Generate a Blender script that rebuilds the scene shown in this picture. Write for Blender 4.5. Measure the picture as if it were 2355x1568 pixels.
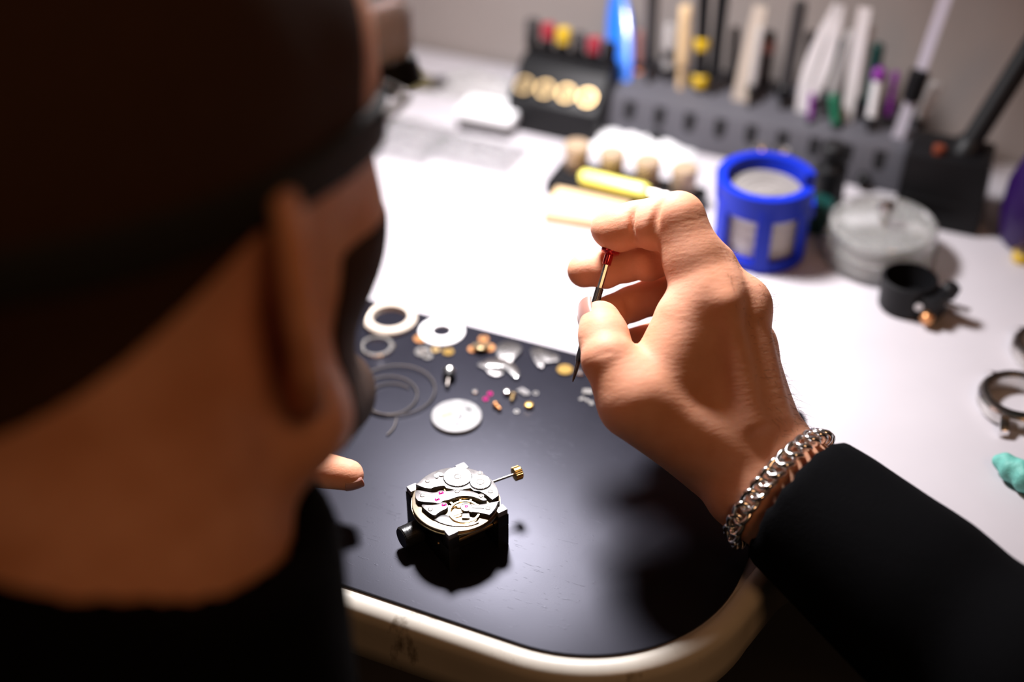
import bpy, bmesh, math, random
import numpy as np
from mathutils import Vector, Matrix

random.seed(7)
for o in list(bpy.data.objects):
    bpy.data.objects.remove(o)
S = bpy.context.scene
COL = S.collection

# ------------------------------------------------------------------ camera
# desk top is z = 0, wall lies towards +y, the movement stands near the origin
PITCH, YAW, LENS = math.radians(37.0), math.radians(23.5), 50.0
FPX, CX, CY = 2355 * LENS / 36.0, 1177.5, 784.0
FH = np.array([-math.sin(YAW), math.cos(YAW), 0.0])
FW = FH * math.cos(PITCH) - np.array([0, 0, math.sin(PITCH)])
RT = np.array([math.cos(YAW), math.sin(YAW), 0.0])
UP = np.cross(RT, FW)
CAM = np.array([0.1988, -0.3971, 0.4393])

cam_d = bpy.data.cameras.new('camera')
cam = bpy.data.objects.new('camera', cam_d)
COL.objects.link(cam)
cam.location = CAM
cam.rotation_euler = Matrix((RT, UP, -FW)).transposed().to_euler()
cam_d.lens = LENS
cam_d.sensor_width = 36.0
cam_d.clip_start = 0.01
cam_d.clip_end = 30
cam_d.dof.use_dof = True
cam_d.dof.focus_distance = 0.603
cam_d.dof.aperture_fstop = 2.6
cam_d.dof.aperture_blades = 0
S.camera = cam


def ray(px, py):
    return FW + RT * (px - CX) / FPX - UP * (py - CY) / FPX


def P(px, py, z=0.0):            # the point of the plane at height z under a pixel
    r = ray(px, py)
    return CAM + r * ((z - CAM[2]) / r[2])


def PD(px, py, d):               # the point at depth d under a pixel
    return CAM + ray(px, py) * d


def PY(px, py, y):               # the point of the vertical plane at y under a pixel
    r = ray(px, py)
    return CAM + r * ((y - CAM[1]) / r[1])


# ------------------------------------------------------------------ light
W = bpy.data.worlds.new('room')
S.world = W
W.use_nodes = True
W.node_tree.nodes['Background'].inputs[0].default_value = (1.0, 0.68, 0.46, 1)
W.node_tree.nodes['Background'].inputs[1].default_value = 0.015

ld = bpy.data.lights.new('bench_lamp', 'AREA')
ld.shape = 'DISK'
ld.size = 0.095
ld.energy = 3.2
ld.spread = math.radians(122)
ld.color = (1.0, 0.965, 0.985)
lo = bpy.data.objects.new('bench_lamp', ld)
COL.objects.link(lo)
lo.location = (-0.098, 0.222, 0.365)
lo.rotation_euler = Vector((0.040, -0.100, -0.365)).to_track_quat('-Z', 'Y').to_euler()

# unseen warm fill light, added behind the right shoulder to lift neck and ear
cd = bpy.data.lights.new('room_fill', 'AREA')
cd.shape = 'DISK'
cd.size = 0.5
cd.energy = 4.4
cd.color = (1.0, 0.52, 0.24)
co = bpy.data.objects.new('room_fill', cd)
COL.objects.link(co)
co.location = (0.95, -0.78, 1.40)
co.rotation_euler = Vector((-0.97, 0.70, -1.25)).to_track_quat('-Z', 'Y').to_euler()

S.view_settings.view_transform = 'Standard'
S.view_settings.look = 'None'
S.view_settings.exposure = 0.0
S.view_settings.gamma = 1.0
S.view_settings.use_curve_mapping = False

# ------------------------------------------------------------------ materials


def M(name, col, rough=0.5, metal=0.0, var=0.0, vscale=60.0, bump=0.0, bscale=400.0,
      trans=0.0, ior=1.45, sss=0.0, sss_scale=0.004, coat=0.0, spec=0.5, stretch=None, aniso=0.0, rvar=0.0):
    m = bpy.data.materials.new(name)
    m.use_nodes = True
    nt = m.node_tree
    b = nt.nodes['Principled BSDF']
    b.inputs['Base Color'].default_value = (*col, 1)
    b.inputs['Roughness'].default_value = rough
    b.inputs['Metallic'].default_value = metal
    b.inputs['IOR'].default_value = ior
    b.inputs['Specular IOR Level'].default_value = spec
    b.inputs['Coat Weight'].default_value = coat
    if trans:
        b.inputs['Transmission Weight'].default_value = trans
    if sss:
        b.inputs['Subsurface Weight'].default_value = sss
        b.inputs['Subsurface Scale'].default_value = sss_scale
        b.inputs['Subsurface Radius'].default_value = (1.0, 0.32, 0.14)
    if aniso:
        b.inputs['Anisotropic'].default_value = aniso
    tc = nt.nodes.new('ShaderNodeTexCoord')
    src = tc.outputs['Object']
    if stretch:
        mp = nt.nodes.new('ShaderNodeMapping')
        mp.inputs['Scale'].default_value = stretch
        nt.links.new(src, mp.inputs['Vector'])
        src = mp.outputs['Vector']
    n = nt.nodes.new('ShaderNodeTexNoise')
    n.inputs['Scale'].default_value = vscale
    n.inputs['Detail'].default_value = 6
    nt.links.new(src, n.inputs['Vector'])
    cr = nt.nodes.new('ShaderNodeValToRGB')
    v = max(var, 0.03)
    cr.color_ramp.elements[0].position = 0.3
    cr.color_ramp.elements[1].position = 0.7
    cr.color_ramp.elements[0].color = (*[max(0, c * (1 - v)) for c in col], 1)
    cr.color_ramp.elements[1].color = (*[min(1, c * (1 + v)) for c in col], 1)
    nt.links.new(n.outputs['Fac'], cr.inputs['Fac'])
    nt.links.new(cr.outputs['Color'], b.inputs['Base Color'])
    if rvar:
        mr = nt.nodes.new('ShaderNodeMapRange')
        mr.inputs['To Min'].default_value = max(0.02, rough - rvar)
        mr.inputs['To Max'].default_value = rough + rvar
        nt.links.new(n.outputs['Fac'], mr.inputs['Value'])
        nt.links.new(mr.outputs['Result'], b.inputs['Roughness'])
    if bump:
        n2 = nt.nodes.new('ShaderNodeTexNoise')
        n2.inputs['Scale'].default_value = bscale
        n2.inputs['Detail'].default_value = 4
        nt.links.new(src, n2.inputs['Vector'])
        bp = nt.nodes.new('ShaderNodeBump')
        bp.inputs['Strength'].default_value = bump
        bp.inputs['Distance'].default_value = 0.001
        nt.links.new(n2.outputs['Fac'], bp.inputs['Height'])
        nt.links.new(bp.outputs['Normal'], b.inputs['Normal'])
    return m


def skin_material(name, c0, c1, wrinkle=0.5):
    m = M(name, c0, rough=0.58, spec=0.22, var=0.1, vscale=45, sss=0.30, sss_scale=0.006)
    nt = m.node_tree
    b = nt.nodes['Principled BSDF']
    cr = [n for n in nt.nodes if n.type == 'VALTORGB'][0]
    cr.color_ramp.elements[0].color = (*c0, 1)
    cr.color_ramp.elements[1].color = (*c1, 1)
    tc = [n for n in nt.nodes if n.type == 'TEX_COORD'][0]
    # skin lines running across the back of the hand, plus pores
    mp = nt.nodes.new('ShaderNodeMapping')
    # fine lines lie across the hand, whose axis runs from wrist to knuckles
    hx = Vector(PD(1690, 712, 0.600) - PD(1748, 1082, 0.595)).normalized()
    mp.vector_type = 'TEXTURE'
    mp.inputs['Rotation'].default_value = hx.to_track_quat('Z', 'Y').to_euler()
    mp.inputs['Scale'].default_value = (1 / 190, 1 / 190, 1 / 620)
    nt.links.new(tc.outputs['Object'], mp.inputs['Vector'])
    nz = nt.nodes.new('ShaderNodeTexNoise')
    nz.inputs['Scale'].default_value = 1.0
    nz.inputs['Detail'].default_value = 3
    nz.inputs['Distortion'].default_value = 0.25
    nt.links.new(mp.outputs['Vector'], nz.inputs['Vector'])
    vo = nt.nodes.new('ShaderNodeTexVoronoi')
    vo.inputs['Scale'].default_value = 1100
    nt.links.new(tc.outputs['Object'], vo.inputs['Vector'])
    b1 = nt.nodes.new('ShaderNodeBump')
    b1.inputs['Strength'].default_value = wrinkle
    b1.inputs['Distance'].default_value = 0.0004
    nt.links.new(nz.outputs['Fac'], b1.inputs['Height'])
    b2 = nt.nodes.new('ShaderNodeBump')
    b2.inputs['Strength'].default_value = 0.12
    b2.inputs['Distance'].default_value = 0.00025
    nt.links.new(vo.outputs['Distance'], b2.inputs['Height'])
    nt.links.new(b1.outputs['Normal'], b2.inputs['Normal'])
    nt.links.new(b2.outputs['Normal'], b.inputs['Normal'])
    return m


MAT = {}
MAT['skin'] = skin_material('skin', (0.60, 0.270, 0.155), (0.76, 0.390, 0.260), 0.40)
MAT['nail'] = M('nail', (0.42, 0.22, 0.18), 0.32, sss=0.2, sss_scale=0.002, var=0.05)
MAT['hair'] = M('hair', (0.045, 0.020, 0.010), 0.8, spec=0.2, var=0.4, vscale=900, bump=0.6, bscale=1500)
MAT['arm_hair'] = M('arm_hair', (0.06, 0.035, 0.02), 0.5)
MAT['shirt'] = M('shirt', (0.0022, 0.0022, 0.0028), 0.9, bump=0.4, bscale=1200, spec=0.06)
MAT['trousers'] = M('trousers', (0.02, 0.018, 0.022), 0.9, bump=0.5, bscale=700, spec=0.2)
MAT['strap'] = M('strap', (0.008, 0.008, 0.008), 0.8, bump=0.3, bscale=900)
MAT['black'] = M('black_plastic', (0.006, 0.006, 0.007), 0.45, spec=0.25)
MAT['black_satin'] = M('black_satin', (0.009, 0.009, 0.010), 0.5, spec=0.25)
MAT['black_metal'] = M('black_metal', (0.010, 0.010, 0.011), 0.34, spec=0.5, bump=0.08, bscale=1500)
MAT['dark_grey'] = M('dark_grey', (0.040, 0.036, 0.036), 0.4)
MAT['grey_rack'] = M('grey_rack', (0.085, 0.083, 0.097), 0.55, bump=0.1, bscale=500)
MAT['steel'] = M('steel', (0.62, 0.60, 0.58), 0.26, 1.0, rvar=0.06, vscale=300)
MAT['steel_bright'] = M('steel_bright', (0.85, 0.84, 0.84), 0.18, 1.0)
MAT['steel_dark'] = M('steel_dark', (0.11, 0.097, 0.09), 0.35, 1.0)
MAT['plate_dull'] = M('plate_dull', (0.20, 0.19, 0.19), 0.30, 1.0, var=0.12, vscale=700, bump=0.2, bscale=900)
MAT['silver_matte'] = M('silver_matte', (0.34, 0.335, 0.34), 0.40, 0.7, var=0.03)
MAT['dial_silver'] = M('dial_silver', (0.17, 0.167, 0.17), 0.42, 0.3, var=0.25, vscale=260)
MAT['plate'] = M('plate', (0.135, 0.127, 0.126), 0.40, 1.0, rvar=0.06, vscale=500, var=0.08)
MAT['plate_edge'] = M('plate_edge', (0.60, 0.50, 0.36), 0.3, 1.0)
MAT['wheel_steel'] = M('wheel_steel', (0.92, 0.92, 0.92), 0.42, 1.0, aniso=0.6)
MAT['plate_gilt'] = M('plate_gilt', (0.24, 0.195, 0.14), 0.36, 1.0, var=0.15, vscale=400)
tn = MAT['wheel_steel'].node_tree.nodes.new('ShaderNodeTangent')
tn.direction_type, tn.axis = 'RADIAL', 'Z'
MAT['wheel_steel'].node_tree.links.new(tn.outputs[0], MAT['wheel_steel'].node_tree.nodes['Principled BSDF'].inputs['Tangent'])
MAT['gold'] = M('gold', (0.78, 0.50, 0.15), 0.28, 1.0)
MAT['gold_pale'] = M('gold_pale', (0.85, 0.66, 0.36), 0.25, 1.0)
MAT['brass'] = M('brass', (0.60, 0.42, 0.20), 0.35, 1.0, var=0.1)
MAT['bronze_pot'] = M('bronze_pot', (0.50, 0.37, 0.25), 0.38, 0.4, var=0.1)
MAT['copper'] = M('copper', (0.70, 0.33, 0.14), 0.35, 1.0)
MAT['ruby'] = M('ruby', (0.55, 0.01, 0.20), 0.08, coat=1.0)
MAT['red_cap'] = M('red_cap', (0.45, 0.012, 0.02), 0.22, 0.6, coat=0.6)
MAT['white'] = M('white_plastic', (0.78, 0.77, 0.78), 0.4)
MAT['cream'] = M('cream', (0.50, 0.43, 0.36), 0.5)
MAT['cream_wood'] = M('cream_wood', (0.72, 0.52, 0.30), 0.55, var=0.12, vscale=40, stretch=(1, 8, 1))
MAT['blue'] = M('blue_plastic', (0.0005, 0.018, 0.40), 0.45, spec=0.3)
MAT['blue_gloss'] = M('blue_gloss', (0.015, 0.20, 0.90), 0.32, spec=1.0, coat=0.8)
MAT['purple'] = M('purple_plastic', (0.020, 0.004, 0.065), 0.4)
MAT['purple_bright'] = M('purple_bright', (0.20, 0.01, 0.26), 0.4)
MAT['green'] = M('green_plastic', (0.01, 0.16, 0.08), 0.4)
MAT['dark_green'] = M('dark_green', (0.005, 0.04, 0.035), 0.35)
MAT['teal'] = M('teal_putty', (0.13, 0.42, 0.36), 0.6, var=0.18, vscale=160, bump=0.7, bscale=260)
MAT['orange'] = M('orange_plastic', (0.55, 0.13, 0.01), 0.4)
MAT['rust'] = M('rust_plastic', (0.16, 0.030, 0.010), 0.5)
MAT['yellow'] = M('yellow_plastic', (0.92, 0.84, 0.16), 0.30)
MAT['yellow_deep'] = M('yellow_deep', (0.62, 0.40, 0.01), 0.4)
MAT['red'] = M('red_plastic', (0.30, 0.015, 0.03), 0.4)
MAT['pinkish'] = M('pinkish_plastic', (0.35, 0.16, 0.14), 0.5)
MAT['olive'] = M('olive_rubber', (0.10, 0.08, 0.03), 0.5)
MAT['spool'] = M('spool_white', (0.55, 0.53, 0.51), 0.6)
MAT['spool_top_dimmed'] = M('spool_top_dimmed', (0.19, 0.175, 0.165), 0.7, var=0.1, vscale=200)  # darker than the spool's side: dimmer light on top put into the colour
MAT['frost'] = M('frosted_glass', (0.95, 0.955, 0.94), 0.10, trans=0.86, ior=1.36, var=0.02)
MAT['clear'] = M('clear_plastic', (0.95, 0.95, 0.96), 0.12, trans=0.9, ior=1.3, var=0.02)
MAT['glass'] = M('lens_glass', (0.98, 0.98, 0.98), 0.02, trans=1.0, ior=1.5, var=0.0)
MAT['clear_tube'] = M('clear_tube', (0.80, 0.78, 0.78), 0.2, trans=0.6, ior=1.3)
MAT['smoke'] = M('smoke_plastic', (0.55, 0.50, 0.48), 0.25, trans=0.6, ior=1.3)
MAT['paper_white'] = M('paper_white', (0.80, 0.80, 0.82), 0.6)
MAT['lavender_steel'] = M('lavender_steel', (0.66, 0.64, 0.74), 0.38, 0.25)
MAT['satin_steel'] = M('satin_steel', (0.82, 0.80, 0.79), 0.35, 0.25)
MAT['wall'] = M('wall_paint', (0.40, 0.355, 0.335), 0.85, var=0.04, vscale=8, bump=0.1, bscale=300)
MAT['floor'] = M('floor_dark', (0.03, 0.026, 0.024), 0.6, var=0.2, vscale=5)
MAT['desk'] = M('desk_white', (0.49, 0.463, 0.492), 0.45, var=0.02, vscale=20)


def edge_material():
    m = M('desk_edge', (0.58, 0.54, 0.47), 0.32, var=0.10, vscale=25)
    nt = m.node_tree
    b = nt.nodes['Principled BSDF']
    cr = [n for n in nt.nodes if n.type == 'VALTORGB'][0]
    tc = [n for n in nt.nodes if n.type == 'TEX_COORD'][0]
    mp = nt.nodes.new('ShaderNodeMapping')
    mp.inputs['Scale'].default_value = (60, 60, 25)
    nt.links.new(tc.outputs['Object'], mp.inputs['Vector'])
    n = nt.nodes.new('ShaderNodeTexNoise')
    n.inputs['Scale'].default_value = 1.0
    n.inputs['Detail'].default_value = 5
    n.inputs['Roughness'].default_value = 0.65
    nt.links.new(mp.outputs['Vector'], n.inputs['Vector'])
    r2 = nt.nodes.new('ShaderNodeValToRGB')
    r2.color_ramp.elements[0].position = 0.62
    r2.color_ramp.elements[1].position = 0.75
    nt.links.new(n.outputs['Fac'], r2.inputs['Fac'])
    mx = nt.nodes.new('ShaderNodeMixRGB')
    mx.inputs[2].default_value = (0.12, 0.085, 0.05, 1)
    nt.links.new(r2.outputs['Color'], mx.inputs[0])
    nt.links.new(cr.outputs['Color'], mx.inputs[1])
    nt.links.new(mx.outputs[0], b.inputs['Base Color'])
    return m


MAT['desk_edge'] = edge_material()


def mat_material():
    # dark rubber: fine grain and short scratches
    m = M('bench_rubber', (0.0045, 0.0045, 0.008), 0.39, var=0.15, vscale=30, rvar=0.03, spec=0.31)
    nt = m.node_tree
    b = nt.nodes['Principled BSDF']
    b.inputs['Specular Tint'].default_value = (0.80, 0.80, 1.0, 1)
    tc = [n for n in nt.nodes if n.type == 'TEX_COORD'][0]
    n1 = nt.nodes.new('ShaderNodeTexNoise')
    n1.inputs['Scale'].default_value = 1400
    nt.links.new(tc.outputs['Object'], n1.inputs['Vector'])
    mp = nt.nodes.new('ShaderNodeMapping')
    mp.inputs['Rotation'].default_value = (0, 0, 0.7)
    mp.inputs['Scale'].default_value = (110, 600, 1)
    nt.links.new(tc.outputs['Object'], mp.inputs['Vector'])
    n2 = nt.nodes.new('ShaderNodeTexNoise')
    n2.inputs['Scale'].default_value = 1.0
    n2.inputs['Detail'].default_value = 2
    n2.inputs['Distortion'].default_value = 1.5
    nt.links.new(mp.outputs['Vector'], n2.inputs['Vector'])
    rp = nt.nodes.new('ShaderNodeValToRGB')
    rp.color_ramp.elements[0].position = 0.66
    rp.color_ramp.elements[1].position = 0.74
    nt.links.new(n2.outputs['Fac'], rp.inputs['Fac'])
    b1 = nt.nodes.new('ShaderNodeBump')
    b1.inputs['Strength'].default_value = 0.04
    b1.inputs['Distance'].default_value = 0.0001
    nt.links.new(n1.outputs['Fac'], b1.inputs['Height'])
    b2 = nt.nodes.new('ShaderNodeBump')
    b2.inputs['Strength'].default_value = 0.16
    b2.inputs['Distance'].default_value = 0.00012
    nt.links.new(rp.outputs['Color'], b2.inputs['Height'])
    nt.links.new(b1.outputs['Normal'], b2.inputs['Normal'])
    nt.links.new(b2.outputs['Normal'], b.inputs['Normal'])
    return m


MAT['bench_rubber'] = mat_material()

# ------------------------------------------------------------------ mesh helpers


def V(a):
    return np.array(a, float)


def frame(d):
    d = V(d) / np.linalg.norm(d)
    a = np.array([0, 0, 1.0]) if abs(d[2]) < 0.9 else np.array([1.0, 0, 0])
    u = np.cross(a, d)
    u /= np.linalg.norm(u)
    return u, np.cross(d, u), d


class MB:
    def __init__(self):
        self.v = []
        self.f = []

    def add(self, vs, fs):
        n = len(self.v)
        self.v += [tuple(map(float, p)) for p in vs]
        self.f += [tuple(n + i for i in f) for f in fs]
        return self

    def box(self, c, s, rz=0.0, taper=1.0):
        c, s = V(c), V(s) / 2
        vs = []
        for dz in (-1, 1):
            k = taper if dz > 0 else 1.0
            for dx, dy in ((-1, -1), (1, -1), (1, 1), (-1, 1)):
                x, y = dx * s[0] * k, dy * s[1] * k
                vs.append((c[0] + x * math.cos(rz) - y * math.sin(rz), c[1] + x * math.sin(rz) + y * math.cos(rz), c[2] + dz * s[2]))
        return self.add(vs, [(3, 2, 1, 0), (4, 5, 6, 7), (0, 1, 5, 4), (1, 2, 6, 5), (2, 3, 7, 6), (3, 0, 4, 7)])

    def rings(self, rings, closed=False, caps=True):
        n = len(rings[0])
        vs = [p for r in rings for p in r]
        fs = []
        k = len(rings)
        for i in range(k if closed else k - 1):
            a, b = i * n, ((i + 1) % k) * n
            for j in range(n):
                fs.append((a + j, a + (j + 1) % n, b + (j + 1) % n, b + j))
        if caps and not closed:
            fs.append(tuple(reversed(range(n))))
            fs.append(tuple((k - 1) * n + j for j in range(n)))
        return self.add(vs, fs)

    def lathe(self, prof, c=(0, 0, 0), axis=(0, 0, 1), n=32, closed=False, caps=True):
        u, w, d = frame(axis)
        c = V(c)
        rr = []
        for r, z in prof:
            r = max(r, 1e-6)
            rr.append([c + d * z + (u * math.cos(2 * math.pi * j / n) + w * math.sin(2 * math.pi * j / n)) * r for j in range(n)])
        return self.rings(rr, closed, caps)

    def cyl(self, a, b, r0, r1=None, n=20):
        a, b = V(a), V(b)
        L = np.linalg.norm(b - a)
        return self.lathe([(r0, 0), (r0 if r1 is None else r1, L)], a, b - a, n)

    def tube(self, pts, r, n=8, closed=False, flat=None):
        pts = [V(p) for p in pts]
        k = len(pts)
        rr = []
        pu = None
        for i in range(k):
            t = pts[(i + 1) % k] - pts[i - 1] if closed else pts[min(i + 1, k - 1)] - pts[max(i - 1, 0)]
            t /= np.linalg.norm(t) + 1e-12
            if pu is None:
                u, w, _ = frame(t)
            else:
                u = pu - t * (pu @ t)
                u /= np.linalg.norm(u)
                w = np.cross(t, u)
            pu = u
            ri = r[i] if hasattr(r, '__len__') else r
            rr.append([pts[i] + (u * math.cos(2 * math.pi * j / n) * (flat or 1) + w * math.sin(2 * math.pi * j / n)) * ri for j in range(n)])
        return self.rings(rr, closed)

    def prism(self, pts, z0, z1):
        n = len(pts)
        a = sum(pts[i][0] * pts[(i + 1) % n][1] - pts[(i + 1) % n][0] * pts[i][1] for i in range(n))
        if a < 0:
            pts = pts[::-1]
        vs = [(p[0], p[1], z0) for p in pts] + [(p[0], p[1], z1) for p in pts]
        fs = [tuple(reversed(range(n))), tuple(range(n, 2 * n))]
        fs += [(i, (i + 1) % n, n + (i + 1) % n, n + i) for i in range(n)]
        return self.add(vs, fs)

    def ball(self, c, r, nu=20, nv=12, rot=None):
        c = V(c)
        r = V(r) if hasattr(r, '__len__') else V((r, r, r))
        rr = []
        for i in range(nv + 1):
            t = math.pi * i / nv
            s, co = max(math.sin(t), 1e-4), -math.cos(t)
            ring = []
            for j in range(nu):
                p = V((math.cos(2 * math.pi * j / nu) * s, math.sin(2 * math.pi * j / nu) * s, co)) * r
                if rot is not None:
                    p = rot @ p
                ring.append(c + p)
            rr.append(ring)
        return self.rings(rr)

    def build(self, name, mat, parent=None, bevel=0.0, smooth=35, origin=None):
        me = bpy.data.meshes.new(name)
        vs = self.v
        if origin is not None:
            vs = [tuple(V(p) - V(origin)) for p in vs]
        me.from_pydata(vs, [], self.f)
        bm = bmesh.new()
        bm.from_mesh(me)
        bmesh.ops.recalc_face_normals(bm, faces=bm.faces)
        if bevel:
            es = [e for e in bm.edges if len(e.link_faces) == 2 and e.calc_face_angle(0) > math.radians(30)]
            bmesh.ops.bevel(bm, geom=es, offset=bevel, segments=2, affect='EDGES', profile=0.6)
        bm.to_mesh(me)
        bm.free()
        for p in me.polygons:
            p.use_smooth = True
        me.set_sharp_from_angle(angle=math.radians(smooth))
        me.materials.append(MAT[mat])
        o = bpy.data.objects.new(name, me)
        COL.objects.link(o)
        if parent is not None:
            o.parent = parent
        if origin is not None:
            o.location = origin if parent is None else (0, 0, 0)
        return o


def tag(o, label=None, cat=None, group=None, kind=None):
    if label:
        o['label'] = label
    if cat:
        o['category'] = cat
    if group:
        o['group'] = group
    if kind:
        o['kind'] = kind
    return o


def thing(name, label, cat, loc=(0, 0, 0), rz=0.0, group=None):
    o = bpy.data.objects.new(name, None)
    COL.objects.link(o)
    o.empty_display_size = 0.01
    o.location = loc
    o.rotation_euler = (0, 0, rz)
    return tag(o, label, cat, group)


def circle(c, r, n=32, a0=0.0):
    return [(c[0] + r * math.cos(a0 + 2 * math.pi * i / n), c[1] + r * math.sin(a0 + 2 * math.pi * i / n)) for i in range(n)]


# ------------------------------------------------------------------ signed distance surfaces (organic shapes)


def sd_cone(X, a, b, r0, r1):
    a, b = a.astype(np.float32), b.astype(np.float32)
    d = b - a
    t = np.clip(((X - a) @ d) / float(d @ d), 0, 1)
    q = X - a
    q -= t[..., None] * d
    return np.sqrt((q * q).sum(-1)) - (r0 + (r1 - r0) * t)


def sd_ell(X, c, r, R=None):
    q = X - V(c).astype(np.float32)
    if R is not None:
        q = q @ V(R).astype(np.float32)      # rows of R^T: local axes are the columns of R
    r = V(r).astype(np.float32)
    k0 = np.sqrt(((q / r) ** 2).sum(-1))
    k1 = np.sqrt(((q / (r * r)) ** 2).sum(-1)) + 1e-9
    return k0 * (k0 - 1) / k1


def smin(a, b, k):
    h = np.clip(0.5 + 0.5 * (b - a) / k, 0, 1)
    return b + (a - b) * h - k * h * (1 - h)


def smax(a, b, k):
    return -smin(-a, -b, k)


def surface(fn, lo_, hi_, step):
    """naive surface nets of fn(points) = 0"""
    lo_, hi_ = V(lo_), V(hi_)
    n = np.ceil((hi_ - lo_) / step).astype(int) + 1
    ax = [(lo_[i] + step * np.arange(n[i])).astype(np.float32) for i in range(3)]
    D = np.empty(n, np.float32)
    ch = max(1, int(400000 / (n[1] * n[2])))
    for i in range(0, n[0], ch):
        X = np.stack(np.meshgrid(ax[0][i:i + ch], ax[1], ax[2], indexing='ij'), -1)
        D[i:i + ch] = fn(X)
    D[0], D[-1] = 1, 1
    D[:, 0], D[:, -1] = 1, 1
    D[:, :, 0], D[:, :, -1] = 1, 1
    s = D < 0
    c = np.zeros(n - 1, np.int8)
    for i in (0, 1):
        for j in (0, 1):
            for k in (0, 1):
                c += s[i:n[0] - 1 + i, j:n[1] - 1 + j, k:n[2] - 1 + k]
    act = (c > 0) & (c < 8)
    idx = np.full(n - 1, -1, np.int64)
    cells = np.argwhere(act)
    idx[act] = np.arange(len(cells))
    acc = np.zeros((len(cells), 3))
    cnt = np.zeros(len(cells))
    cor = [(i, j, k) for i in (0, 1) for j in (0, 1) for k in (0, 1)]
    val = {q: D[cells[:, 0] + q[0], cells[:, 1] + q[1], cells[:, 2] + q[2]] for q in cor}
    for q in cor:
        for a in range(3):
            if q[a] == 0:
                q2 = list(q)
                q2[a] = 1
                q2 = tuple(q2)
                v0, v1 = val[q], val[q2]
                m = (v0 < 0) != (v1 < 0)
                t = np.where(m, v0 / np.where(m, v0 - v1, 1), 0)
                p = np.array(q, float)[None].repeat(len(cells), 0)
                p[:, a] += t
                acc[m] += p[m]
                cnt[m] += 1
    vs = lo_ + (cells + acc / cnt[:, None]) * step
    fs = []
    for a in range(3):
        b, e = (a + 1) % 3, (a + 2) % 3
        sl0 = [slice(1, -1)] * 3
        sl1 = [slice(1, -1)] * 3
        sl0[a], sl1[a] = slice(0, -1), slice(1, None)
        s0, s1 = s[tuple(sl0)], s[tuple(sl1)]
        for flip in (False, True):
            e_ = np.argwhere((~s0 & s1) if flip else (s0 & ~s1))
            base = e_.copy()
            base[:, b] += 1
            base[:, e] += 1

            def g(db, de):
                q = base.copy()
                q[:, b] -= db
                q[:, e] -= de
                return idx[q[:, 0], q[:, 1], q[:, 2]]
            quad = np.stack([g(1, 1), g(0, 1), g(0, 0), g(1, 0)], 1)
            fs.append(quad[:, ::-1] if flip else quad)
    return vs, np.concatenate(fs)


def np_mesh(name, vs, fs, mat, parent=None):
    me = bpy.data.meshes.new(name)
    me.vertices.add(len(vs))
    me.vertices.foreach_set('co', np.ascontiguousarray(vs, np.float32).ravel())
    me.loops.add(fs.size)
    me.loops.foreach_set('vertex_index', np.ascontiguousarray(fs, np.int32).ravel())
    me.polygons.add(len(fs))
    me.polygons.foreach_set('loop_start', np.arange(0, fs.size, 4, dtype=np.int32))
    me.polygons.foreach_set('use_smooth', np.ones(len(fs), bool))
    me.update(calc_edges=True)
    me.validate()
    me.materials.append(MAT[mat])
    o = bpy.data.objects.new(name, me)
    COL.objects.link(o)
    o.parent = parent
    return o


# ================================================================== SETTING
WALL_Y = 0.430
tag(MB().box((0, WALL_Y + 0.05, 0.45), (3.2, 0.1, 2.4)).build('wall_back', 'wall'), kind='structure')
tag(MB().box((0, -0.6, -0.80), (3.2, 2.4, 0.1)).build('floor', 'floor'), kind='structure')

# ---- workbench with a projecting middle part (rounded corner, then a hollow to the right wing)


def arc(cx, cy, r, a0, a1, n):
    return [(cx + r * math.cos(math.radians(a0 + (a1 - a0) * i / n)), cy + r * math.sin(math.radians(a0 + (a1 - a0) * i / n))) for i in range(n + 1)]


FRONT, RIGHT, RC = -0.0525, 0.1260, 0.076
WING = 0.060
outline = [(-0.9, FRONT)] + [(x, FRONT) for x in np.linspace(-0.5, RIGHT - RC - 0.01, 12)]
outline += arc(RIGHT - RC, FRONT + RC, RC, -90, -8, 20)
outline += arc(RIGHT + 0.034, WING - 0.030, 0.030, 172, 90, 12)
outline += [(x, WING) for x in np.linspace(RIGHT + 0.08, 0.9, 6)] + [(0.9, WALL_Y - 0.002), (-0.9, WALL_Y - 0.002)]


def offset(pts, d):
    out = []
    n = len(pts)
    for i in range(n):
        p0, p1, p2 = V(pts[i - 1]), V(pts[i]), V(pts[(i + 1) % n])
        t = (p1 - p0) / np.linalg.norm(p1 - p0) + (p2 - p1) / np.linalg.norm(p2 - p1)
        t /= np.linalg.norm(t)
        out.append(tuple(p1 + V((t[1], -t[0])) * d))
    return out


bench = thing('workbench', 'white workbench with worn rounded front edge under everything', 'workbench', (0, 0, -0.028))
mb = MB()
ins = offset(outline, -0.004)
mb.prism(ins, 0.0, 0.028)
mb.build('bench_top', 'desk', bench, smooth=30)
mb = MB()
prof = [(-0.006, 0.0272), (-0.0042, 0.0286), (-0.0015, 0.0292), (0.0018, 0.0284), (0.0040, 0.0262), (0.0048, 0.0225), (0.0040, 0.0170), (0.0046, 0.0090), (0.0040, 0.0), (0.001, -0.004), (-0.006, -0.005)]
k = len(outline) - 2
rr = []
for d, z in prof:
    rr.append([(p[0], p[1], z) for p in offset(outline, d)[:k]])
n = k
vs = [p for r in rr for p in r]
fs = [(i * n + j, i * n + j + 1, (i + 1) * n + j + 1, (i + 1) * n + j) for i in range(len(prof) - 1) for j in range(n - 1)]
mb.add(vs, fs)
mb.build('edge_band', 'desk_edge', bench, smooth=60)
for x, y in ((-0.82, 0.02), (0.82, 0.10), (-0.82, 0.36), (0.82, 0.36)):
    MB().box((x, y, -0.362), (0.05, 0.05, 0.72)).build('leg', 'dark_grey', bench, bevel=0.003)

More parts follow.
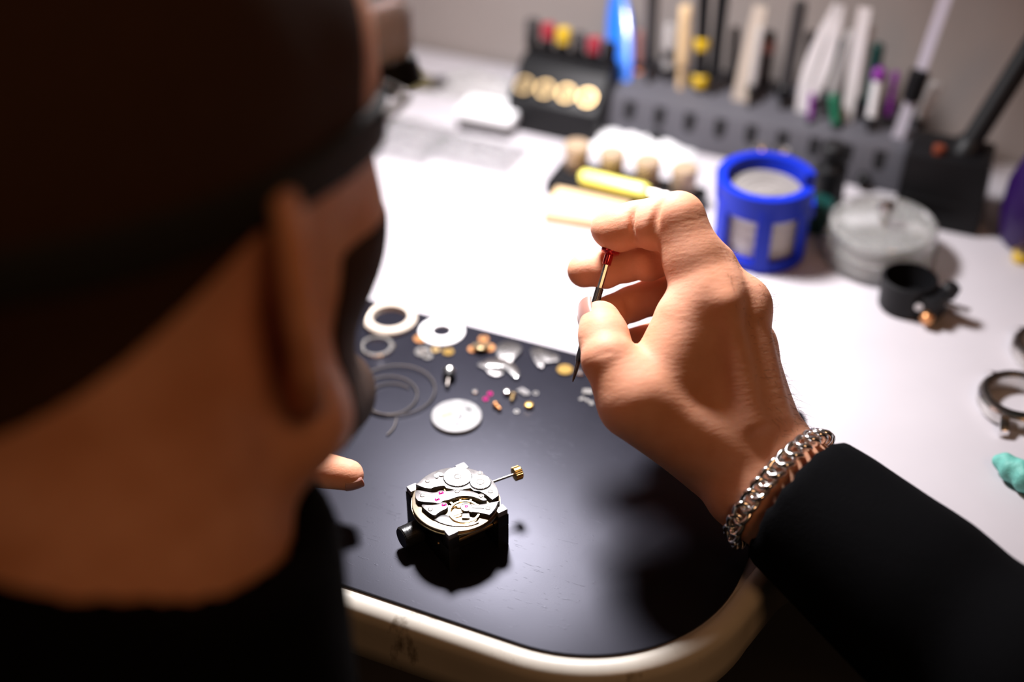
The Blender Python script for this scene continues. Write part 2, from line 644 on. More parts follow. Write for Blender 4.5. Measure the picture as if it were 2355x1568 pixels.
# ---- rubber mat, rounded at the front corner
MZ = 0.0016
mo = [(-0.30, FRONT + 0.0055), (0.0, FRONT + 0.0055)] + arc(RIGHT - RC, FRONT + RC, RC - 0.0055, -90, 0, 24) + [(RIGHT - 0.0055, 0.135), (RIGHT - 0.0085, 0.1395), (-0.30, 0.1395)]
mt = MB().prism(mo, 0, MZ).build('bench_mat', 'bench_rubber', bevel=0.0004)
tag(mt, 'dark rubber bench mat with scratches and one rounded corner', 'mat')

# ================================================================== WATCH MOVEMENT AND HOLDER
# ---- holder: two upright jaws sliding on rods, knurled screw
hu, hv = V((0.552, 0.834, 0)), V((-0.834, 0.552, 0))     # along the rods / along the jaws
hF = V((0.0074, -0.0226, MZ))                             # front foot corner
HZ = 0.0190
holder = thing('movement_holder', 'black movement holder with bare steel jaw tips, carrying the watch movement', 'holder', hF)
Wd, Ln = 0.0360, 0.0296


def hp(a, b, z):
    return hu * a + hv * b + V((0, 0, z))


def hblock(mb, a0, a1, b0, b1, z0, z1):
    vs = [hp(a, b, z) for z in (z0, z1) for a, b in ((a0, b0), (a1, b0), (a1, b1), (a0, b1))]
    return mb.add(vs, [(3, 2, 1, 0), (4, 5, 6, 7), (0, 1, 5, 4), (1, 2, 6, 5), (2, 3, 7, 6), (3, 0, 4, 7)])


for a0, a1 in ((0.0, 0.0052), (Ln - 0.0052, Ln)):
    j = hblock(MB(), a0, a1, 0, Wd, 0, HZ * 0.62)
    jo = j.build('jaw', 'black_metal', holder, bevel=0.0004)
    for b0, b1 in ((0, 0.0046), (Wd - 0.0046, Wd)):
        o = hblock(MB(), a0, a1, b0, b1, HZ * 0.62, HZ - 0.0012).build('jaw_post', 'black_metal', jo, bevel=0.0003)
        o = hblock(MB(), a0 + 0.0003, a1 - 0.0003, b0 + 0.0003, b1 - 0.0003, HZ - 0.0012, HZ + 0.0016).build('jaw_tip', 'silver_matte', jo, bevel=0.0003)
for b in (0.0055, Wd - 0.0055):
    MB().cyl(hp(0.003, b, 0.0098), hp(Ln - 0.003, b, 0.0098), 0.0011).build('guide_rod', 'brass', holder)
hblock(MB(), 0.006, Ln - 0.006, 0.009, Wd - 0.009, 0.0005, 0.0085).build('slide_block', 'black_metal', holder, bevel=0.0005)
MB().ball(hp(-0.0001, 0.0085, 0.0095), 0.0006, 10, 6).build('rivet', 'brass', holder)
kn = MB()
ka, kb = hp(-0.0015, 0.0215, 0.0072), hp(-0.0108, 0.0215, 0.0072)
MB().cyl(hp(0.002, 0.0215, 0.0072), hp(-0.0040, 0.0215, 0.0072), 0.0017).build('clamp_screw', 'steel_dark', holder)
nk = 36
d_ = (kb - ka) / 14
u_, w_, _ = frame(kb - ka)
rings_ = []
for i in range(15):
    r = []
    for j in range(nk * 2):
        an = math.pi * (j + (i % 2)) / nk
        rad = 0.0048 + (0.00018 if (j + i) % 2 else -0.00012)
        if i in (0, 14):
            rad = 0.0044
        r.append(ka + d_ * i + (u_ * math.cos(an) + w_ * math.sin(an)) * rad)
    rings_.append(r)
kn.rings(rings_)
kn.build('clamp_knob', 'black_metal', holder, smooth=20)

# ---- movement
ZB = MZ + HZ                 # underside of the main plate
ZP, ZT = ZB + 0.0014, ZB + 0.0036     # main plate top, bridge top
mc = P(1048, 1141, ZT)
mc[2] = ZB
mov = thing('watch_movement', 'open mechanical watch movement with steel bridges, ruby jewels and gold crown', 'watch movement', mc)


def cp(x, y, z):             # a point of the movement, measured in the close view, in local metres
    p = P(920 + x / 7.84, 1040 + y / 7.84, z)
    return (p[0] - mc[0], p[1] - mc[1])


def smooth_poly(pts, it=2):
    for _ in range(it):
        q = []
        for i in range(len(pts)):
            a, b = V(pts[i]), V(pts[(i + 1) % len(pts)])
            q += [tuple(a * 0.75 + b * 0.25), tuple(a * 0.25 + b * 0.75)]
        pts = q
    return pts


RM = 0.0187
lz = lambda z: z - ZB
mb = MB()
mb.lathe([(RM - 0.0022, -0.0006), (RM - 0.0006, -0.0006), (RM - 0.0002, 0.0001), (RM - 0.0002, 0.0006), (RM, 0.0007), (RM, 0.0014), (RM - 0.0003, 0.0015), (RM * 0.2, 0.0015)], n=96)
mb.build('main_plate', 'plate_gilt', mov)
MB().lathe([(RM - 0.001, -0.0009), (RM + 0.0003, -0.0009), (RM + 0.0004, -0.0003), (RM + 0.0003, 0.0001), (RM - 0.001, 0.0001)], n=96, closed=True).build('dial_rim', 'gold_pale', mov)


def clip_disc(pts, r):
    out = []
    for p in pts:
        d = math.hypot(*p)
        out.append((p[0] * r / d, p[1] * r / d) if d > r else p)
    return out


def rim_arc(p, q, r, ccw=True, n=30):
    a0, a1 = math.atan2(p[1], p[0]), math.atan2(q[1], q[0])
    if ccw and a1 < a0:
        a1 += 2 * math.pi
    if not ccw and a1 > a0:
        a1 -= 2 * math.pi
    return [(r * math.cos(a0 + (a1 - a0) * i / n), r * math.sin(a0 + (a1 - a0) * i / n)) for i in range(n + 1)]


RB = RM - 0.0004
# barrel bridge: the upper half
low = [(280, 575), (450, 640), (560, 650), (620, 622), (720, 604), (800, 600), (830, 640), (960, 668), (1120, 672), (1270, 640), (1330, 690), (1440, 700), (1550, 760), (1665, 852)]
low = [cp(x, y, ZT) for x, y in low]
pe, ps = cp(1800, 775, ZT), cp(280, 575, ZT)
top_arc = rim_arc(pe, ps, RB)
bb = top_arc[:-1] + low
bridge = MB().prism(bb, lz(ZP), lz(ZT)).build('barrel_bridge', 'plate', mov, bevel=0.00012)
# train bridge: the wavy middle band
tb_u = [(262, 690), (330, 678), (450, 700), (560, 722), (660, 722), (690, 692), (740, 680), (800, 690), (850, 700), (960, 678), (1020, 662), (1090, 680), (1280, 692), (1430, 750), (1590, 858)]
tb_l = [(1500, 868), (1470, 858), (1400, 825), (1300, 792), (1180, 778), (1080, 785), (980, 815), (860, 858), (770, 872), (740, 905), (680, 920), (630, 905), (540, 900), (420, 890), (290, 868)]
tb = [cp(x, y, ZT) for x, y in tb_u + tb_l]
MB().prism(clip_disc(smooth_poly(tb, 1), RB), lz(ZP), lz(ZT)).build('train_bridge', 'plate', mov, bevel=0.00012)
# pallet cock
pc = [(355, 935), (540, 950), (690, 935), (725, 905), (790, 895), (850, 915), (872, 965), (840, 1010), (760, 1045), (690, 1085), (640, 1130), (590, 1132), (480, 1055)]
MB().prism(clip_disc([cp(x, y, ZT) for x, y in smooth_poly(pc, 1)], RB), lz(ZP), lz(ZT)).build('pallet_cock', 'plate', mov, bevel=0.00012)
# balance cock
bc = [(1290, 930), (1400, 945), (1540, 925), (1700, 890), (1800, 875)]
bc2 = [(1700, 1010), (1540, 1125), (1420, 1080), (1290, 1072)]
a_ = [cp(x, y, ZT) for x, y in bc]
b_ = [cp(x, y, ZT) for x, y in bc2]
lobe = circle(cp(1195, 990, ZT), 0.0024, 28)
poly = a_ + rim_arc(a_[-1], cp(1580, 1105, ZT), RB, ccw=False, n=14)[1:] + b_[2:]
MB().prism(poly, lz(ZP), lz(ZT)).build('balance_cock', 'plate', mov, bevel=0.00012)
MB().prism([cp(1300, 940, ZT), cp(1195, 935, ZT), cp(1195, 1050, ZT), cp(1300, 1070, ZT)], lz(ZT) - 0.0011, lz(ZT) - 0.0001).prism(lobe, lz(ZT) - 0.0011, lz(ZT) + 0.0003).build('cock_disc', 'steel_bright', mov, bevel=0.0001)
MB().prism([cp(1300, 990, ZT), cp(1520, 1003, ZT), cp(1520, 1015, ZT), cp(1300, 1002, ZT)], lz(ZT), lz(ZT) + 0.00025).build('regulator_arm', 'steel_dark', mov)
# small plate at the front
fp = [(610, 1192), (690, 1120), (830, 1105), (905, 1135), (960, 1190), (1060, 1245), (1180, 1268), (1290, 1250), (1420, 1225), (1425, 1245), (1300, 1290), (1150, 1308), (1000, 1308), (850, 1285), (720, 1245)]
MB().prism(clip_disc([cp(x, y, ZT - 0.001) for x, y in fp], RB), lz(ZP), lz(ZP) + 0.0007).build('front_plate', 'steel_bright', mov, bevel=0.0001)
MB().prism([cp(1120, 1080, ZT), cp(1245, 1075, ZT), cp(1260, 1165, ZT), cp(1110, 1160, ZT)], lz(ZP) + 0.0004, lz(ZT) - 0.0006).build('stud_block', 'plate', mov, bevel=0.0001)


def gear(name, c, r, z0, z1, teeth, mat, tooth=0.0004):
    pts = []
    for i in range(teeth):
        for k, rr_ in ((0.0, r - tooth), (0.3, r - tooth), (0.45, r), (0.75, r)):
            a = 2 * math.pi * (i + k) / teeth
            pts.append((c[0] + rr_ * math.cos(a), c[1] + rr_ * math.sin(a)))
    return MB().prism(pts, z0, z1).build(name, mat, mov, smooth=20)


def screw(par, c, z, r, mat='steel', slot=None):
    o = MB().lathe([(r, -0.0003), (r, 0.0002), (r * 0.85, 0.0003), (r * 0.2, 0.0003)], (c[0], c[1], z), n=20).build('screw', mat, par)
    a = random.uniform(0, 3.14) if slot is None else slot
    MB().box((c[0], c[1], z + 0.00030), (r * 1.7, r * 0.24, 0.0001), a).build('slot', 'steel_dark', o)
    MB().lathe([(r, 0.0), (r * 1.22, 0.0), (r * 1.22, 0.00005), (r, 0.00005)], (c[0], c[1], z), n=20, closed=True).build('screw_sink', 'steel_dark', o)
    return o


rc = cp(1040, 455, ZT)
g1 = gear('ratchet_wheel', rc, 0.0059, lz(ZT) - 0.0001, lz(ZT) + 0.0006, 56, 'wheel_steel')
MB().lathe([(0.0059, 0), (0.0063, 0), (0.0063, 0.00006), (0.0059, 0.00006)], (rc[0], rc[1], lz(ZT)), n=64, closed=True).build('wheel_recess', 'strap', mov)
screw(g1, rc, lz(ZT) + 0.0006, 0.0015)
cc = cp(1450, 550, ZT)
g2 = gear('crown_wheel', cc, 0.0043, lz(ZT) - 0.0001, lz(ZT) + 0.0006, 40, 'wheel_steel')
MB().lathe([(0.0043, 0), (0.0047, 0), (0.0047, 0.00006), (0.0043, 0.00006)], (cc[0], cc[1], lz(ZT)), n=64, closed=True).build('wheel_recess', 'strap', mov)
screw(g2, cc, lz(ZT) + 0.0006, 0.0017, slot=1.1)
clk = [cp(x, y, ZT) for x, y in ((610, 420), (660, 400), (690, 372), (760, 385), (770, 408), (800, 400), (800, 425), (740, 440), (700, 425), (690, 465), (640, 470))]
MB().prism(smooth_poly(clk, 1), lz(ZT) - 0.0001, lz(ZT) + 0.0004).build('click', 'steel_bright', mov)
for x, y in ((495, 520), (1440, 375), (1632, 710), (400, 780), (1030, 705), (1460, 785), (545, 1030), (1585, 1010)):
    screw(mov, cp(x, y, ZT), lz(ZT), 0.00105)
for x, y in ((742, 735), (672, 852), (795, 950)):
    c = cp(x, y, ZT)
    j = MB().lathe([(0.0011, -0.0003), (0.0011, 0.0001), (0.0009, 0.00015), (0.0004, 0.0)], (c[0], c[1], lz(ZT)), n=20).build('jewel', 'ruby', mov)
    MB().ball((c[0], c[1], lz(ZT) + 0.0001), 0.00035, 10, 6).build('pivot', 'steel_bright', j)
c = cp(1195, 985, ZT)
MB().lathe([(0.0007, 0), (0.0007, 0.0005), (0.0004, 0.0006)], (c[0], c[1], lz(ZT)), n=20).build('jewel', 'ruby', mov)


def spoked(name, c, z, r, w, mat, spokes=3, a0=0.3, h=0.0004, teeth=0):
    o = MB().lathe([(r - w, 0), (r, 0), (r, h), (r - w, h)], (c[0], c[1], z), n=56, closed=True).build(name, mat, mov)
    for i in range(spokes):
        a = a0 + 2 * math.pi * i / spokes
        MB().box((c[0] + math.cos(a) * r * 0.48, c[1] + math.sin(a) * r * 0.48, z + h * 0.5), (r * 0.96, w * 0.7, h * 0.8), a).build('spoke', mat, o)
    return o


spoked('balance_wheel', cp(1165, 1075, ZP + 0.001), lz(ZP) + 0.0008, 0.0066, 0.0007, 'gold_pale', 2, 0.9, 0.0008)
spoked('centre_wheel', cp(1085, 830, ZP + 0.001), lz(ZP) + 0.0007, 0.0050, 0.0008, 'gold_pale', 4, 0.5)
spoked('barrel_wheel', cp(1040, 600, ZP + 0.001), lz(ZP) + 0.0005, 0.0062, 0.0009, 'gold', 4, 0.2)
spoked('escape_wheel', cp(700, 905, ZP + 0.001), lz(ZP) + 0.0006, 0.0034, 0.0006, 'gold', 4, 0.1)
# stem and crown
p0, p1 = V((*cp(1650, 525, ZP), lz(ZP) - 0.0005)), V((*cp(2110, 362, ZP), lz(ZP) - 0.0005))
dn = (p1 - p0) / np.linalg.norm(p1 - p0)
MB().cyl(p0, p1, 0.0006, n=14).build('stem', 'steel', mov)
u, w, d = frame(dn)
rr = []
for t, s in ((-0.0016, 0.80), (-0.0015, 1.0), (0.0015, 1.0), (0.0019, 0.86)):
    ring = []
    for j in range(96):
        r_ = 0.0031 * s * (1.0 if (j % 4) < 2 else 0.925)
        an = 2 * math.pi * j / 96
        ring.append(p1 + d * t + (u * math.cos(an) + w * math.sin(an)) * r_)
    rr.append(ring)
cr_ = MB().rings(rr).build('crown', 'gold', mov, smooth=25)

# ================================================================== PARTS LYING ON THE MAT
GP = 'loose watch parts on the mat'


def at(px, py, z=MZ):
    return P(px, py, z)


def ring_part(name, label, cat, px, py, ro, ri, h, mat, rz=0.0, tilt=0.0):
    b = at(px, py)
    o = MB().lathe([(ri, 0), (ro - h * 0.2, 0), (ro, h * 0.25), (ro, h * 0.7), (ro - h * 0.3, h), (ri + h * 0.15, h)], n=56, closed=True).build(name, mat)
    o.location = b
    return tag(o, label, cat, GP)


t = ring_part('case_ring', 'cream metal case ring lying on the far edge of the mat', 'ring', 897, 738, 0.0140, 0.0092, 0.0032, 'cream')
t = ring_part('plastic_ring', 'flat white plastic ring with a small hole on the mat', 'ring', 1016, 764, 0.0117, 0.0050, 0.0012, 'white')
t = ring_part('steel_ring', 'thin grey steel ring half hidden behind the cheek', 'ring', 867, 800, 0.0088, 0.0065, 0.0016, 'steel')


def wheel_part(label, px, py, r, mat, spokes=4, teeth=26, cat='wheel', axle=True, name='watch_gear'):
    t = thing(name, label, cat, at(px, py), random.uniform(0, 3), GP)
    pts = []
    for i in range(teeth):
        for k, q in ((0, 0.9), (0.35, 0.9), (0.5, 1.0), (0.8, 1.0)):
            a = 2 * math.pi * (i + k) / teeth
            pts.append((r * q * math.cos(a), r * q * math.sin(a)))
    MB().prism(pts, 0.0006, 0.0011).build('toothed_rim', mat, t)
    if axle:
        MB().lathe([(r * 0.16, 0), (r * 0.24, 0.0006), (r * 0.24, 0.0020), (r * 0.08, 0.0026), (r * 0.08, 0.0040)], n=14).build('pinion', 'steel', t)
    return t


wheel_part('copper wheel touching the white plastic ring', 966, 782, 0.0032, 'copper')
wheel_part('grey steel wheel below the copper wheel', 972, 812, 0.0040, 'steel')
wheel_part('small grey steel wheel overlapping the larger grey wheel', 984, 822, 0.0026, 'steel', teeth=18)
wheel_part('small dull brass wheel beside the grey steel wheels', 1002, 807, 0.0022, 'brass', teeth=18)
wheel_part('small orange gold wheel below the white plastic ring', 1031, 812, 0.0028, 'gold', teeth=20)
wheel_part('copper wheel left of the shining gold disc', 1088, 806, 0.0026, 'copper', teeth=18)
wheel_part('copper wheel right of the shining gold disc', 1124, 803, 0.0032, 'copper', teeth=20)
wheel_part('brown copper wheel behind the shining gold disc', 1112, 783, 0.0026, 'copper', teeth=18)
wheel_part('gold wheel nearest the screwdriver tip', 1299, 853, 0.0040, 'gold', axle=False)
t = thing('barrel_disc', 'shining gold barrel disc leaning on small copper wheels', 'disc', at(1106, 806), 0, GP)
ax = V((-0.12, 0.32, 1.0))
MB().lathe([(0.0042, 0.0016), (0.0045, 0.0018), (0.0045, 0.0028), (0.0042, 0.0030), (0.0006, 0.0030)], axis=ax, n=40).build('drum', 'gold_pale', t)
MB().lathe([(0.0008, 0.0030), (0.0008, 0.0034), (0.0003, 0.0035)], axis=ax, n=14).build('arbor', 'steel', t)


def plate_part(name, label, px, pts, h, mat, cat='bridge', screws=()):
    b = at(*px)
    t = thing(name, label, cat, b, 0, GP)
    q = [at(x, y) - b for x, y in pts]
    MB().prism(smooth_poly([(p[0], p[1]) for p in q], 1), 0.0, h).build('plate', mat, t, bevel=0.00012)
    for x, y in screws:
        c = at(x, y) - b
        screw(t, (c[0], c[1]), h, 0.0009)
    return t


plate_part('watch_bridge', 'grey steel bridge with ribbed top behind the bright crescent piece', (1168, 815), [(1142, 800), (1168, 788), (1198, 798), (1200, 812), (1182, 828), (1176, 840), (1150, 832), (1140, 816)], 0.0018, 'plate_dull', screws=((1160, 808), (1180, 814)))
plate_part('watch_bridge', 'three-armed grey steel bridge near the far mat edge', (1252, 825), [(1218, 806), (1245, 802), (1262, 812), (1285, 822), (1288, 834), (1264, 836), (1250, 838), (1250, 850), (1238, 848), (1226, 828)], 0.0016, 'plate_dull', screws=((1240, 816), (1274, 827)))
t = plate_part('crescent_spring', 'bright curved steel crescent piece with grey body', (1150, 852), [(1110, 838), (1130, 832), (1158, 830), (1180, 842), (1196, 866), (1190, 876), (1178, 870), (1162, 852), (1140, 848), (1118, 850)], 0.0022, 'steel_bright', 'spring piece')
b0 = at(1150, 852)
q = [at(x, y) - b0 for x, y in [(1094, 842), (1112, 836), (1140, 846), (1162, 858), (1150, 868), (1126, 866), (1116, 850)]]
MB().prism(smooth_poly([(p[0], p[1]) for p in q]), 0, 0.0014).build('body_plate', 'plate_dull', t, bevel=0.0001)

# winding crown standing on its stem side
b = at(1034, 868)
t = thing('setting_screw', 'black-collared pin with a domed steel head lying above the silver disc', 'screw', b, 0, GP)
e = at(1026, 908) - b
ax = V((-e[0], -e[1], 0.0016))
ax /= np.linalg.norm(ax)
base = V((0, 0, 0.0030))
MB().lathe([(0.0030, -0.0010), (0.0034, 0.0), (0.0034, 0.0010), (0.0024, 0.0022), (0.0008, 0.0027)], base, ax, 24).build('head', 'steel', t)
MB().lathe([(0.0031, -0.0034), (0.0031, -0.0010)], base, ax, 24).build('collar', 'black_metal', t)
MB().lathe([(0.0008, -0.0098), (0.0010, -0.0094), (0.0010, -0.0030)], base, ax, 14).build('shaft', 'steel_dark', t)


def bit(name, label, cat, px, py, r, mat, shape='bead', flat=0.6, rz=0.0, ln=1.0):
    b = at(px, py)
    if shape == 'bead':
        m_ = MB().lathe([(r * 0.5, 0), (r, r * 0.3 * flat), (r, r * 0.9 * flat), (r * 0.75, r * 1.3 * flat), (r * 0.2, r * 1.4 * flat)], n=20)
    elif shape == 'ring':
        m_ = MB().lathe([(r * 0.55, 0), (r, 0), (r, r * 0.5), (r * 0.55, r * 0.5)], n=24, closed=True)
    elif shape == 'plate':
        m_ = MB().prism([(-r * ln, -r * 0.6), (r * ln * 0.6, -r * 0.7), (r * ln, 0), (r * ln * 0.7, r * 0.6), (-r * ln * 0.8, r * 0.7)], 0, r * 0.4)
    elif shape == 'pin':
        m_ = MB().lathe([(r * 0.5, 0), (r * 0.5, r * ln)], (0, -r * ln / 2, r * 0.9), (0, 1, 0.0), 12).lathe([(r * 0.9, 0), (r * 0.9, r * 0.6), (r * 0.5, r * 0.8)], (0, r * ln / 2, r * 0.9), (0, 1, 0.0), 16)
    o = m_.build(name, mat, bevel=0.0)
    o.location = b
    o.rotation_euler = (0, 0, rz)
    return tag(o, label, cat, GP)


bit('watch_screw', 'tiny pale steel screw alone right of the domed pin', 'screw', 1092, 903, 0.0016, 'steel_bright')
bit('jewel_setting', 'tiny pink jewel setting, upper of two', 'jewel', 1127, 907, 0.0012, 'ruby', 'ring')
bit('jewel_setting', 'tiny pink jewel setting, lower of two', 'jewel', 1117, 919, 0.0012, 'ruby', 'ring')
bit('steel_bead', 'small bright oval steel bead beside the brass pin', 'bead', 1166, 908, 0.0019, 'steel_bright', 'bead', 1.2)
bit('brass_pin', 'dull brass pin beside the small bright steel bead', 'pin', 1178, 922, 0.0017, 'brass', 'pin', 1, 0.2, 2.2)
bit('steel_plate', 'small oblong grey steel plate near the tiny ring', 'plate', 1205, 904, 0.0026, 'plate_dull', 'plate', 1, -0.3, 1.3)
bit('washer', 'tiny steel washer right of the oblong plate', 'washer', 1232, 906, 0.0013, 'steel', 'ring')
bit('copper_screw', 'orange copper screw lying right of the silver disc', 'screw', 1146, 943, 0.0018, 'copper', 'pin', 1, 1.0, 2.0)
bit('washer', 'tiny steel washer between copper screw and gold screw', 'washer', 1188, 948, 0.0013, 'steel', 'ring')
bit('gold_screw', 'small round gold screw, rightmost of the small parts', 'screw', 1217, 937, 0.0022, 'gold', 'bead', 0.8)
bit('steel_disc', 'small pale steel disc beside the screwdriver tip', 'disc', 1333, 860, 0.0022, 'steel_bright', 'bead', 0.6)
bit('steel_clip', 'small steel clip against the hand outline, topmost of four', 'clip', 1352, 903, 0.0026, 'steel', 'plate', 1, 0.4, 1.1)
bit('steel_clip', 'tiny steel clip left of the hand, leftmost of four', 'clip', 1338, 918, 0.0013, 'steel', 'plate', 1, 1.0, 1.2)
bit('steel_clip', 'tiny steel clip left of the hand, lowest of four', 'clip', 1360, 928, 0.0013, 'steel', 'plate', 1, 1.9, 1.3)
bit('steel_clip', 'tiny steel clip left of the hand, between its neighbours', 'clip', 1350, 922, 0.0012, 'steel', 'plate', 1, 2.6, 1.2)

# silver disc with small cut-outs
b = at(1050, 962)
t = thing('calendar_plate', 'round silver plate with small dark cut-outs lying on the mat', 'plate', b, 0, GP)
MB().lathe([(0.0118, 0), (0.0122, 0.0003), (0.0122, 0.0016), (0.0118, 0.0019), (0.0003, 0.0019)], n=64).build('disc', 'dial_silver', t)


def dq(x, y):
    p = P(820 + x / 3.92, 660 + y / 3.92, MZ + 0.0019) - b
    return (p[0], p[1])


MB().prism([dq(970, 1098), dq(1030, 1090), dq(1032, 1118), dq(1012, 1112)], 0.00185, 0.00205).build('cut_out', 'strap', t)
MB().prism([dq(905, 1165), dq(925, 1155), dq(942, 1168), dq(925, 1180)], 0.00185, 0.00205).build('cut_out', 'strap', t)
MB().prism([dq(895, 1225), dq(912, 1222), dq(914, 1240), dq(900, 1242)], 0.00185, 0.00205).build('cut_out', 'strap', t)
MB().prism([dq(760, 1150), dq(855, 1120), dq(858, 1150), dq(770, 1175)], 0.00185, 0.00210).build('engraved_field', 'gold_pale', t)
MB().lathe([(0.0002, 0.0019), (0.0009, 0.0019), (0.0009, 0.0022), (0.0002, 0.0023)], n=16).build('hub', 'steel', t)

# coiled mainspring with a loose tail
b = at(905, 915)
pts = []
cA, cB = at(898, 921) - b, at(910, 902) - b
for i in range(150):
    s = i / 149
    an = 1.2 + s * 2 * math.pi * 2.6
    r = 0.0118 + 0.0075 * min(1, max(0, (s - 0.30) / 0.35))
    c = cA + (cB - cA) * min(1, max(0, (s - 0.30) / 0.35))
    pts.append(c + V((r * math.cos(an), r * math.sin(an), 0.0010 + 0.0007 * s)))
tail = [pts[-1] + (at(890, 1002) - b - pts[-1]) * k + V((0.001 * math.sin(3 * k), 0, 0)) for k in (0.15, 0.4, 0.7, 1.0)]
for p in tail:
    p[2] = 0.001
t = MB().tube(pts, 0.0004, 6).build('mainspring', 'steel_dark')
t.location = b
tag(t, 'thin dark coiled spring wire with a loose tail on the mat', 'spring', GP)
pts2 = [(at(912, 965) - b) * (1 - k) + (at(890, 1003) - b) * k + V((0.0012 * math.sin(3 * k), 0, 0.0009)) for k in np.linspace(0, 1, 8)]
MB().tube(pts2, 0.0004, 6).build('tail', 'steel_dark', t)

# ================================================================== SCREWDRIVER
sa, sb = PD(1404, 577, 0.609), PD(1317, 878, 0.600)
sd = thing('screwdriver', 'slim precision screwdriver with a red swivel cap held in the hand', 'screwdriver', sb)
ax = (sa - sb)
SL = np.linalg.norm(ax)
ax /= SL
PR = lambda pr_: [(r, z * SL) for r, z in pr_]
MB().lathe(PR([(0.0002, 0), (0.0006, 0.03), (0.0009, 0.10), (0.0011, 0.16)]), axis=ax, n=12).build('blade', 'steel_dark', sd)
MB().lathe(PR([(0.0013, 0.15), (0.0017, 0.18), (0.0017, 0.24)]), axis=ax, n=20).build('chuck', 'black_metal', sd)
u, w, d = frame(ax)
rr = []
for i in range(41):
    z = SL * (0.24 + 0.47 * i / 40)
    rr.append([d * z + (u * math.cos(math.pi * (j + i % 2) / 16) + w * math.sin(math.pi * (j + i % 2) / 16)) * (0.00165 + (0.00012 if (i + j) % 2 else 0)) for j in range(32)])
MB().rings(rr).build('knurled_grip', 'steel_dark', sd, smooth=20)
MB().lathe(PR([(0.00135, 0.71), (0.0013, 0.73), (0.0013, 0.90)]), axis=ax, n=8).build('shaft', 'steel', sd, smooth=20)
MB().lathe(PR([(0.0017, 0.89), (0.0019, 0.90), (0.0019, 0.965), (0.0016, 0.97)]), axis=ax, n=20).build('collar', 'red_cap', sd)
MB().lathe(PR([(0.0022, 0.968), (0.0040, 0.985), (0.0042, 1.0), (0.0040, 1.015), (0.002, 1.03)]), axis=ax, n=28).build('swivel_cap', 'red_cap', sd)

# ================================================================== BACK OF THE BENCH
def lean_tool(base, top, y_back):
    """foot on the rack under one pixel, top in a vertical plane a little further back"""
    return PY(*base, y_back[0]), PY(*top, y_back[1])


# ---- grey sloping tool rack
rL, rR = P(1392, 302), P(2064, 444)
RY = 0.361
rack = thing('tool_rack', 'long grey sloping tool rack standing against the wall', 'tool rack', (0.5 * (rL[0] + rR[0]), RY, 0))
rw = (rR[0] - rL[0])
prof_ = [(0.0, 0.0), (0.0, 0.010), (0.006, 0.026), (0.050, 0.034), (0.050, 0.0)]
vs = [(sx * rw / 2, y, z) for sx in (-1, 1) for y, z in prof_]
n = len(prof_)
MB().add(vs, [tuple(range(n)), tuple(reversed(range(n, 2 * n)))] + [(i, n + i, n + (i + 1) % n, (i + 1) % n) for i in range(n)]).build('rack_body', 'grey_rack', rack, bevel=0.0012)
for i in range(9):
    x = -rw / 2 + rw * (0.085 + 0.105 * i)
    u_pts = [(x - 0.0034, 0.024)] + [(x + 0.0034 * math.cos(a_), 0.0165 + 0.0034 * math.sin(a_)) for a_ in np.linspace(math.pi, 2 * math.pi, 9)] + [(x + 0.0034, 0.024)]
    vs = []
    for dpt in (-0.0004, 0.003):          # follows the sloping front face
        for ux, uz in u_pts:
            vs.append((ux, (uz - 0.010) * 0.006 / 0.016 + dpt, uz))
    n = len(u_pts)
    MB().add(vs, [tuple(range(n)), tuple(reversed(range(n, 2 * n)))] + [(k, n + k, n + (k + 1) % n, (k + 1) % n) for k in range(n)]).build('notch_liner', 'black_satin', rack)
for i in (1, 5, 8):
    x = -rw / 2 + rw * (0.09 + 0.1 * i)
    MB().lathe([(0.0045, 0), (0.0045, 0.004), (0.003, 0.006)], (x, -0.0, 0.006), (0, -1, 0), 16).build('foot_knob', 'black', rack)


def rod_tool(name, label, cat, base, top, r, mat, yb=0.385, yt=0.392, rt=None, beads=(), collar=None, tip=None, ferrule=True, group='tools in the grey rack'):
    a, b_ = PY(*base, yb), PY(*top, yt)
    a = V(a)
    zr = 0.026 + 0.0018 * (yb - 0.372) / 0.01
    # let the foot reach into the rack's top face
    d = (b_ - a) / np.linalg.norm(b_ - a)
    L = np.linalg.norm(b_ - a)
    foot = a + d * ((zr - 0.008 - a[2]) / d[2])
    t = thing(name, label, cat, foot, 0, group)
    L = np.linalg.norm(b_ - foot)
    rt = rt or r
    hs = min(0.35, 0.022 / L)
    MB().lathe([(r * 0.55, 0.0), (r * 0.6, L * hs)], axis=d, n=14).build('shaft', tip or 'steel_dark', t)
    MB().lathe([(r * 0.7, L * hs), (r, L * (hs + 0.03)), (r * 0.95, L * 0.5), (rt, L * 0.9), (rt, L * 0.97), (rt * 0.7, L)], axis=d, n=18).build('handle', mat, t)
    if ferrule:
        MB().lathe([(r * 0.75, L * hs - 0.003), (r * 1.05, L * hs - 0.002), (r * 1.05, L * hs + 0.002), (r * 0.8, L * hs + 0.003)], axis=d, n=18).build('ferrule', collar or 'black_satin', t)
    for (bx, by, br, bm) in beads:
        pb = PY(bx, by, (yb + yt) / 2)
        s = (pb - foot) @ d
        MB().lathe([(r * 0.8, s - br), (br, s - br * 0.5), (br, s + br * 0.5), (r * 0.8, s + br)], axis=d, n=18).build('grip_ring', bm, t)
    return t


